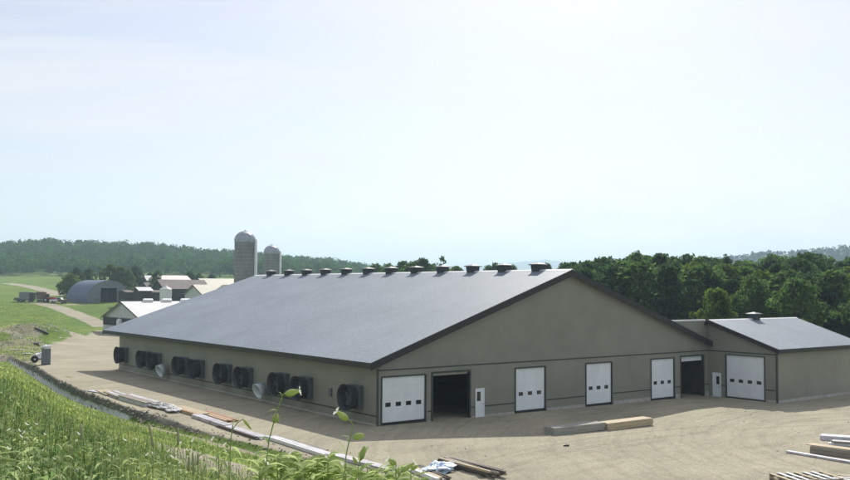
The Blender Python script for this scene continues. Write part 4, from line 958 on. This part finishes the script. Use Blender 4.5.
# ------------------------------------------------------------------ meadow
def meadow():
    r_ = np.random.RandomState(21); n = 210000
    D = np.exp(r_.uniform(math.log(1.6), math.log(118), n)); px = r_.uniform(-70, 470, n)
    zt_, Dt, De = toe(px); side = (px-425)/FPX*D
    x = CC[0]+D*math.sin(YAW)+side*math.cos(YAW); y = CC[1]+D*math.cos(YAW)-side*math.sin(YAW)
    thin = fbm(x*.10+3, y*.10)*sstep(60, 200, px)*sstep(6, 14, D)
    nn = fbm(x*.22+9, y*.22)
    keep = (D < Dt-.3-1.9*sstep(170, 110, px)*(.6+.4*r_.rand(n))) & (r_.rand(n) > sstep(.30, .48, thin)*.96) & (r_.rand(n) < .35+nn*1.2)
    keep &= ~((px > 380) & (D > 30) & (r_.rand(n) < .5))
    x, y, D, px, Dt = x[keep], y[keep], D[keep], px[keep], Dt[keep]; n = len(x); z = height(x, y)
    tall = (.12+.30*r_.rand(n)**1.3)*(1-.62*sstep(9, 26, D)); tall *= (.5+1.0*fbm(x*.3, y*.3)); tall *= np.where(px > 260, .75, 1)
    w = np.maximum(.0026, D*.0005)*(.6+.8*r_.rand(n))
    a = r_.uniform(0, 6.283, n); dx, dy = np.cos(a), np.sin(a); b = r_.uniform(0, 6.283, n); ln = tall*r_.uniform(.1, .7, n)
    bx, by = np.cos(b)*ln, np.sin(b)*ln
    B = np.stack([x, y, z-.03], 1); Wd = np.stack([dx*w, dy*w, 0*w], 1)
    Mi = np.stack([x+bx*.35, y+by*.35, z+tall*.62], 1); Tp = np.stack([x+bx, y+by, z+tall], 1)
    V = np.stack([B-Wd, B+Wd, Mi+Wd*.8, Mi-Wd*.8, Tp], 1).reshape(-1, 3)
    i = np.arange(n)*5
    lo = np.stack([i, i+1, i+2, i+3, i+3, i+2, i+4], 1).ravel(); sz = np.tile([4, 3], n)
    me = np_mesh('meadow_grass', V, lo, sz, 'grass'); tag(link_me('meadow_grass', me), 'green meadow grass covering the slope at the bottom left', 'grass', None, 'stuff')
meadow()
def far_grass():
    r_ = np.random.RandomState(33); n = 70000
    D = r_.uniform(108, 300, n); px = r_.uniform(-60, 112, n); side = (px-425)/FPX*D
    x = CC[0]+D*math.sin(YAW)+side*math.cos(YAW); y = CC[1]+D*math.cos(YAW)-side*math.sin(YAW)
    zt_, Dt, De = toe(px)
    edge = np.interp(D, [108, 118, 140, 165, 190, 215, 300], [30, 36, 46, 58, 76, 94, 102])
    keep = (px < edge-16*r_.rand(n)**2) & (px+r_.normal(size=n)*5 < 98) & ((D < 205) | (px < 60+r_.normal(size=n)*6)) & (D > De+1) & (fbm(x*.1, y*.1) > .33)
    trk = np.interp(D, [215, 230, 300], [100, 85, 40]); keep &= ~((D > 205) & (np.abs(px-trk) < 10))
    x, y, D = x[keep], y[keep], D[keep]; n = len(x); z = height(x, y); tall = .10+.22*r_.rand(n); w = .04+.06*r_.rand(n)
    a = r_.uniform(0, 6.28, n); Wd = np.stack([np.cos(a)*w, np.sin(a)*w, 0*w], 1); B = np.stack([x, y, z-.05], 1); Tp = np.stack([x+r_.uniform(-.2, .2, n), y+r_.uniform(-.2, .2, n), z+tall], 1)
    V = np.stack([B-Wd, B+Wd, Tp], 1).reshape(-1, 3)
    me = np_mesh('field_grass', V, np.arange(n*3), np.full(n, 3), 'grass'); tag(link_me('field_grass', me), 'rough grass on the field left of the yard', 'grass', None, 'stuff')
far_grass()
def wildflowers():
    r_ = np.random.RandomState(5); n = 1500
    D = np.exp(r_.uniform(math.log(4.5), math.log(90), n)); px = r_.uniform(-60, 330, n)
    zt_, Dt, De = toe(px); side = (px-425)/FPX*D
    x = CC[0]+D*math.sin(YAW)+side*math.cos(YAW); y = CC[1]+D*math.cos(YAW)-side*math.sin(YAW)
    k = (D < Dt-1) & (r_.rand(n) < 1.1-px/330) & (fbm(x*.3, y*.3) > .36); x, y, D = x[k], y[k], D[k]; n = len(x)
    z = height(x, y)+.22+.28*r_.rand(n); s = np.maximum(.008, D*.0007)*(.5+.8*r_.rand(n))
    V = []; lo = []
    m6 = 6
    for q in range(n):
        c0 = len(V); V.append((x[q], y[q], z[q]+s[q]*.7)); V.append((x[q], y[q], z[q]-s[q]*.5))
        for j in range(m6):
            t = j*6.283/m6; rr = s[q]*(1 if j % 2 else .6); V.append((x[q]+rr*math.cos(t), y[q]+rr*math.sin(t), z[q]))
        for j in range(m6): lo += [c0, c0+2+j, c0+2+(j+1) % m6, c0+1, c0+2+(j+1) % m6, c0+2+j]
    me = np_mesh('wildflowers', V, lo, np.full(len(lo)//3, 3), 'petal'); tag(link_me('wildflowers', me), 'tiny white meadow flowers scattered through the grass', 'flowers', None, 'stuff')
wildflowers()

# leaf blade pieces for near plants
def leaf(mb, base, d, up, ln, wd, droop=.3, fold=.15):
    base = Vector(base); d = Vector(d).normalized(); side = d.cross(Vector(up)).normalized(); upv = side.cross(d).normalized()
    prof = [(0, .10), (.22, .75), (.45, 1.0), (.7, .72), (.88, .35), (1, .03)]; vs = []
    for t, w_ in prof:
        c = base+d*(ln*t)+upv*(-droop*ln*t*t+.12*ln*math.sin(t*3)); wv = side*(wd*w_*.5)
        vs += [c-wv+upv*(fold*wd*w_), c, c+wv+upv*(fold*wd*w_)]
    fs = []
    for i in range(len(prof)-1): k = i*3; fs += [(k, k+1, k+4, k+3), (k+1, k+2, k+5, k+4)]
    mb.add(vs, fs, True)
def blob(mb, p0, p1, r, n=8, prof=((0, .25), (.15, .75), (.4, 1), (.65, .9), (.85, .6), (1, .45))):
    p0 = Vector(p0); p1 = Vector(p1); mb.tube([p0.lerp(p1, t) for t, _ in prof], [r*w_ for _, w_ in prof], n)
def petals(mb, p, d, s, n=5):
    p = Vector(p); d = Vector(d).normalized(); a = d.orthogonal().normalized(); b = d.cross(a)
    for i in range(n):
        for off in (-.22, .22):
            t = 2*math.pi*i/n+off; q = (a*math.cos(t)+b*math.sin(t)); sd = d.cross(q).normalized()
            e = p+d*s*.35+q*s*.9
            mb.add([p-sd*s*.06, p+sd*s*.06, e+sd*s*.24, e+d*s*.12, e-sd*s*.24], [(0, 1, 2, 3, 4)])
def campion(lab, group, D, stem_px, flowers, leaves_px=(), thick=.0009, side_stems=()):
    """bladder campion: stem through surveyed points; flowers = (from_px, to_px, radius, with petals)"""
    g0 = at(*stem_px[0], D); o = empty('campion_plant', (g0.x, g0.y, hz(g0.x, g0.y)), 0, lab, 'wild flower', group); off = Vector(o.location)
    P_ = lambda q, dd=0: at(q[0], q[1], D+dd)-off
    s = MB(); pts = [Vector((0, 0, -.02)), P_(stem_px[0])*.55]+[P_(q) for q in stem_px]; s.tube(pts, [thick*1.8, thick*1.5]+[thick]*len(stem_px), 6)
    for ss in side_stems: s.tube([P_(q) for q in ss], thick*.85, 5)
    s.build('stem', 'stem', o)
    for (a, b, r_, pt) in flowers:
        m = MB(); pa, pb = P_(a), P_(b, .004); blob(m, pa, pb, r_*.74); c = m.build('calyx', 'calyx', o)
        if pt: m = MB(); petals(m, pb, (pb-pa), r_*1.05); m.build('petals', 'petal', c)
    rr = random.Random(stem_px[0][0])
    for (q, ang, ln, wd) in leaves_px:
        m = MB(); a = math.radians(ang); d = Vector(Rv)*math.cos(a)+Vector(Uv)*math.sin(a)+Vector(Fv)*rr.uniform(-.5, .5)
        leaf(m, P_(q), d, Vector((rr.uniform(-.4, .4), rr.uniform(-.4, .4), 1)), ln, wd, rr.uniform(.1, .5)); m.build('leaf', 'campion', o)
    return o
D0 = 1.32
campion('tall campion with one white flower pointing right at its bent tip, left of the pair', None, D0,
        [(264, 490), (266, 466), (269, 440), (273, 425), (277, 411), (281, 400), (282.5, 395), (285, 393)],
        [((285, 394), (298.5, 391), .0072, True), ((275, 423), (276.5, 413.5), .0078, False)],
        [((267, 468), 150, .035, .012), ((267, 468), 20, .04, .012), ((269, 445), 130, .022, .006), ((277, 411), 160, .012, .004), ((282, 396), 120, .009, .003)])
campion('tall campion with a white flower nodding left above a green pod, right of the pair', None, D0,
        [(341, 492), (345, 470), (346, 456), (348, 446), (350, 438), (352, 430), (352.5, 424), (350.5, 420.5), (348, 420)],
        [((348, 420), (337.5, 412), .0072, True), ((353, 437.5), (364, 435), .0072, False)],
        [((350, 438), 165, .014, .004), ((350, 439), 200, .012, .004), ((346, 456), 120, .03, .008)])
campion('campion with drooping bud standing between the right tall flower and the timber', None, D0+.05,
        [(352, 498), (357, 475), (359, 464), (362, 455)], [((361, 460), (364.5, 446), .0058, False), ((357, 464), (353, 457), .004, False)],
        [((359, 463), 70, .03, .011), ((357, 470), 20, .028, .01), ((357, 470), 160, .03, .011)])
campion('campion leaning right with pale flower tip in front of the timber pile', None, D0+.1,
        [(385, 500), (393, 484), (399, 476), (402, 470)], [((401, 472), (414, 463), .0055, True), ((399, 476), (398, 467), .0035, False)],
        [((396, 480), 200, .03, .010), ((394, 482), 20, .03, .012)])
campion('leafy stem with two upward leaves standing left of the tall campions', None, 1.45,
        [(229, 495), (230, 470), (230, 450), (231, 438), (233, 425)], [((243, 419), (251, 429), .0032, False)],
        [((232, 427), 62, .026, .006), ((233, 424), 20, .018, .005), ((230, 448), 200, .026, .009), ((230, 447), 330, .024, .009), ((230, 456), 160, .024, .009), ((231, 462), 20, .026, .010)], side_stems=[[(232, 430), (238, 422), (243, 419)]])
# the leafy clump under the tall flowers
GC = 'low leafy campions under the tall flowers'
rr = random.Random(77)
for i in range(34):
    bx = (258+i*3.3 if i < 24 else 338+(i-24)*9)+rr.uniform(-4, 4); top = 458+rr.uniform(-4, 14)+(8 if bx > 352 else 0)+(6 if bx < 268 else 0); D = rr.uniform(1.25, 1.75)
    lv = []
    for k in range(14):
        yy = top+rr.uniform(1, 28); lv.append(((bx+rr.uniform(-1, 1), yy), rr.choice([rr.uniform(-25, 55), rr.uniform(125, 205)]), rr.uniform(.020, .034), rr.uniform(.010, .016)))
    fl = []
    if i % 2 == 0: fl.append(((bx, top), (bx+rr.choice([-7, 7, 5]), top-rr.uniform(0, 5)), rr.uniform(.0052, .0072), i % 6 == 0))
    campion('leafy yellow green campion in the clump below the tall flowers', GC, D, [(bx+rr.uniform(-3, 3), top+60), (bx, top+22), (bx, top+8), (bx, top)], fl, lv)
# campions in the weedy mass at the left
GM = 'campions and clover like flowers in the weedy mass'
for i in range(54):
    bx = -10+240*rr.random()**1.25; D = rr.uniform(1.7, 4.2); top = 424+rr.uniform(0, 52)+ (0 if bx < 130 else 10)
    th = .0011
    fl = [((bx, top), (bx+rr.choice([-1, 1])*rr.uniform(2, 5), top-rr.uniform(2, 6)), rr.uniform(.005, .0072), rr.random() < .75)]
    if rr.random() < .6: fl.append(((bx+1, top+9), (bx+5, top+4), .0065, rr.random() < .5))
    lv = [((bx, top+rr.uniform(6, 40)), rr.choice([rr.uniform(-30, 60), rr.uniform(120, 210)]), rr.uniform(.02, .045), rr.uniform(.007, .013)) for k in range(6)]
    campion('white flowered campion in the weedy mass at the bottom left', GM, D, [(bx+rr.uniform(-4, 4), top+50), (bx+1, top+20), (bx, top)], fl, lv)
# timothy grass heads
for i, (a, b, D, lab) in enumerate((((153.5, 448), (148.5, 422), 1.9, 'long pale grass head leaning left, tallest of the seed heads'), ((178, 445), (178, 428), 2.3, 'upright dark grass head behind a small white flower'), ((193.5, 475), (192.5, 452), 1.9, 'upright grass head low in front, left of a pair'),
        ((197.5, 465), (198, 453), 2.4, 'short grass head right beside the pair low in front'), ((82, 440), (81, 424), 2.2, 'thick green grass head in the weedy mass at the left'), ((188, 470), (189, 456), 2.2, 'slim grass head left of the pair low in front'))):
    pa, pb = at(*a, D), at(*b, D); x, y = pa.x, pa.y; z = hz(x, y); o = empty('timothy_grass', (x, y, z), 0, lab, 'grass stalk', 'seed heads of timothy grass'); off = Vector((x, y, z))
    s = MB(); s.tube([(0, 0, -.02), (pa-off)*.6, pa-off], .0012, 5); s.build('stalk', 'stem', o)
    h_ = MB(); blob(h_, pa-off, pb-off, .0031*D/1.9, 8, ((0, .3), (.06, .9), (.4, 1), (.8, .85), (.95, .6), (1, .2))); h_.build('seed_head', 'seedhead', o)
# mass of broad leaved weeds
def weeds():
    r_ = random.Random(9); mb = MB(); n = 5200
    cl = [(r_.uniform(-50, 330), math.log(r_.uniform(2.2, 15))) for _ in range(60)]
    for i in range(n):
        if r_.random() < .5:
            c_ = cl[r_.randrange(60)]; px = c_[0]+r_.gauss(0, 14); D = math.exp(c_[1]+r_.gauss(0, .16))
        else: D = math.exp(r_.uniform(math.log(1.9), math.log(17))); px = r_.uniform(-50, 300)
        if D < 1.8 or r_.random() < (px-110)/200: continue
        x, y = placeD(px, D); z = hz(x, y); h = r_.uniform(.22, .56)*(1 if px < 120 else .8)
        lx_, ly_ = r_.uniform(-.08, .08), r_.uniform(-.08, .08)
        mb.tube([(x, y, z-.02), (x+lx_, y+ly_, z+h)], [.0022+.0002*D, .001+.0001*D], 3)
        k = r_.randint(7, 12); big = r_.uniform(.6, 1.25)
        for j in range(k):
            t = .25+.75*j/k; a = r_.uniform(0, 6.28); e = r_.uniform(-.2, 1.0)
            B = Vector((x+lx_*t, y+ly_*t, z+h*t)); d = Vector((math.cos(a), math.sin(a), e)).normalized(); sd = Vector((-math.sin(a), math.cos(a), r_.uniform(-.3, .3)))
            ln = r_.uniform(.035, .075)*big; wd_ = ln*r_.uniform(.14, .26); M1 = B+d*ln*.45+Vector((0, 0, ln*.06)); T_ = B+d*ln-Vector((0, 0, ln*r_.uniform(.1, .5)))
            mb.add([B, M1-sd*wd_+Vector((0, 0, wd_*.3)), M1, M1+sd*wd_+Vector((0, 0, wd_*.3)), T_], [(0, 2, 1), (0, 3, 2), (1, 2, 4), (2, 3, 4)], True)
    me = mb.build('weeds', 'weed'); tag(me, 'tangle of broad leaved green weeds filling the bottom left', 'weeds', None, 'stuff')
    mb = MB()
    for i in range(220):
        D = math.exp(r_.uniform(math.log(2.2), math.log(30))); px = r_.uniform(-50, 300)
        if px > 140 and r_.random() < .6: continue
        x, y = placeD(px, D); z = hz(x, y); h = r_.uniform(.3, .65); a = r_.uniform(0, 6.28); q = r_.uniform(0, .2)
        mb.tube([(x, y, z), (x+q*.4*math.cos(a), y+q*.4*math.sin(a), z+h*.6), (x+q*math.cos(a), y+q*math.sin(a), z+h)], [.0012+D*.00008, .001+D*.00008, .0008+D*.00006], 3)
        mb.tube([(x+q*math.cos(a), y+q*math.sin(a), z+h), (x+q*1.1*math.cos(a), y+q*1.1*math.sin(a), z+h+.05)], [.0018+D*.0001, .0012], 4)
    tag(mb.build('dry_stalks', 'straw'), 'thin dry straw stalks standing through the meadow', 'stalks', None, 'stuff')
weeds()
# stones and clods along the bank and the yard edge
def stones():
    r_ = random.Random(12); mb = MB()
    for i in range(700):
        px = 36+294*r_.random()**1.6; zt_, Dt, De = [float(q) for q in toe(px)]; u = r_.uniform(.2, 1.15)+r_.gauss(0, .35)*(px > 150); D = Dt+(De-Dt)*u
        x, y = placeD(px, D); z = hz(x, y); s = (.04+.2*r_.random()**2.5)*(1 if px < 170 else .6)
        vs = [(x+s*r_.uniform(.6, 1.2)*math.cos(a), y+s*r_.uniform(.6, 1.2)*math.sin(a), z+s*r_.uniform(-.1, .3)) for a in (0, 1.25, 2.5, 3.8, 5.0)]+[(x+r_.uniform(-.3, .3)*s, y+r_.uniform(-.3, .3)*s, z+s*r_.uniform(.5, .9))]
        mb.add(vs, [(k, (k+1) % 5, 5) for k in range(5)])
    tag(mb.build('bank_stones', 'wood_grey'), 'grey stones and clods along the ditch bank', 'stones', None, 'stuff')
stones()

def rubble():
    r_ = random.Random(41); mb = MB()
    for i in range(480):
        m_ = MOUNDS[r_.randrange(len(MOUNDS))]; a = r_.uniform(0, 6.28); q = abs(r_.gauss(0, .7))*m_[2]
        x, y = m_[0]+q*math.cos(a), m_[1]+q*math.sin(a); z = hz(x, y); s = .06+.30*r_.random()**3
        vs = [(x+s*r_.uniform(.6, 1.4)*math.cos(a), y+s*r_.uniform(.6, 1.4)*math.sin(a), z-.03) for a in (0, 1.25, 2.5, 3.8, 5.0)]+[(x+r_.uniform(-.4, .4)*s, y+r_.uniform(-.4, .4)*s, z+s*r_.uniform(.4, .9))]
        mb.add(vs, [(k, (k+1) % 5, 5) for k in range(5)])
    tag(mb.build('rubble', 'concrete'), 'grey rubble and clods on the spoil heaps left of the yard', 'rubble', None, 'stuff')
rubble()
def clods():
    r_ = random.Random(31); mb = MB()
    for i in range(1500):
        x, y = r_.uniform(-20, 45), r_.uniform(-42, 20)
        if (-1.5 < x < 55 and y > -1.2) or (x > 37 and y > -8): continue
        if vnoise(x*.3, y*.3) < .45: continue
        z = hz(x, y); s = .02+.09*r_.random()**3
        vs = [(x+s*r_.uniform(.6, 1.3)*math.cos(a), y+s*r_.uniform(.6, 1.3)*math.sin(a), z-.01) for a in (0, 1.25, 2.5, 3.8, 5.0)]+[(x+r_.uniform(-.3, .3)*s, y+r_.uniform(-.3, .3)*s, z+s*r_.uniform(.4, .8))]
        mb.add(vs, [(k, (k+1) % 5, 5) for k in range(5)])
    tag(mb.build('yard_stones', 'clod'), 'small stones and dry clods scattered over the yard', 'stones', None, 'stuff')
clods()

# ------------------------------------------------------------------ air
m = bpy.data.materials.new('haze_air'); m.use_nodes = True; nt = m.node_tree; nt.nodes.clear()
out = nt.nodes.new('ShaderNodeOutputMaterial'); pv_ = nt.nodes.new('ShaderNodeVolumePrincipled')
pv_.inputs['Color'].default_value = (.62, .80, 1.0, 1); pv_.inputs['Density'].default_value = .00024; pv_.inputs['Anisotropy'].default_value = .25
nt.links.new(pv_.outputs[0], out.inputs['Volume']); MATS['haze'] = m; M['haze'] = m
hb = MB(); hb.box(-13600, 13600, -13600, 13600, -6, 330); ho = hb.build('haze', 'haze'); ho['kind'] = 'stuff'
tag(ho, 'pale summer haze over the whole valley', 'haze')

# ------------------------------------------------------------------ sky, sun, camera
wd = bpy.data.worlds.new('World'); sc.world = wd; wd.use_nodes = True; nt = wd.node_tree
bg = nt.nodes['Background']; st = nt.nodes.new('ShaderNodeTexSky'); st.sky_type = 'NISHITA'; st.sun_disc = False
st.sun_elevation = SUN_EL; st.sun_rotation = SUN_AZ; st.air_density = 1.0; st.dust_density = 1.0; st.ozone_density = 1.0; st.altitude = 200
tc = nt.nodes.new('ShaderNodeTexCoord'); mp = nt.nodes.new('ShaderNodeMapping'); mp.inputs['Rotation'].default_value = (0, 0, YAW+.2); mp.inputs['Scale'].default_value = (1.0, 3.0, 7.0)
nz = nt.nodes.new('ShaderNodeTexNoise'); nz.inputs['Scale'].default_value = 1.5; nz.inputs['Detail'].default_value = 7; nz.inputs['Roughness'].default_value = .6; nz.inputs['Distortion'].default_value = .6
nt.links.new(tc.outputs['Generated'], mp.inputs[0]); nt.links.new(mp.outputs[0], nz.inputs['Vector'])
rp = nt.nodes.new('ShaderNodeValToRGB'); rp.color_ramp.elements[0].position = .45; rp.color_ramp.elements[0].color = (.32, .32, .32, 1); rp.color_ramp.elements[1].position = .66; rp.color_ramp.elements[1].color = (.8, .8, .8, 1)
nt.links.new(nz.outputs['Fac'], rp.inputs[0])
mx = nt.nodes.new('ShaderNodeMix'); mx.data_type = 'RGBA'; mx.inputs[7].default_value = (8.3, 8.25, 8.1, 1)
nt.links.new(rp.outputs[0], mx.inputs[0]); nt.links.new(st.outputs[0], mx.inputs[6]); 
wb = nt.nodes.new('ShaderNodeMix'); wb.data_type = 'RGBA'; wb.blend_type = 'MULTIPLY'; wb.inputs[0].default_value = 1; wb.inputs[7].default_value = (1.05, .99, 1.0, 1)
nt.links.new(mx.outputs[2], wb.inputs[6]); nt.links.new(wb.outputs[2], bg.inputs[0]); bg.inputs[1].default_value = .104
sl = bpy.data.lights.new('sun', 'SUN'); sl.energy = 5.0; sl.angle = math.radians(.55); sl.color = (1, .95, .86)
so = bpy.data.objects.new('sun', sl); col.objects.link(so)
sd = Vector((math.sin(SUN_AZ)*math.cos(SUN_EL), math.cos(SUN_AZ)*math.cos(SUN_EL), math.sin(SUN_EL)))
so.rotation_euler = sd.to_track_quat('Z', 'Y').to_euler(); so.location = (0, 0, 60)
cd = bpy.data.cameras.new('camera'); cam = bpy.data.objects.new('camera', cd); col.objects.link(cam); sc.camera = cam
cd.sensor_width = 36; cd.lens = 36*FPX/850; cd.clip_end = 40000; cd.clip_start = .05
mt = Matrix.Identity(4)
for i in range(3): mt[i][0] = Rv[i]; mt[i][1] = Uv[i]; mt[i][2] = -Fv[i]; mt[i][3] = CC[i]
cam.matrix_world = mt
sc.view_settings.view_transform = 'Standard'; sc.view_settings.look = 'None'; sc.view_settings.gamma = 1; sc.view_settings.exposure = 0.13
sc.cycles.use_denoising = True; sc.cycles.max_bounces = 8; sc.cycles.volume_bounces = 1; sc.cycles.transparent_max_bounces = 8
sc.cycles.sample_clamp_indirect = 6
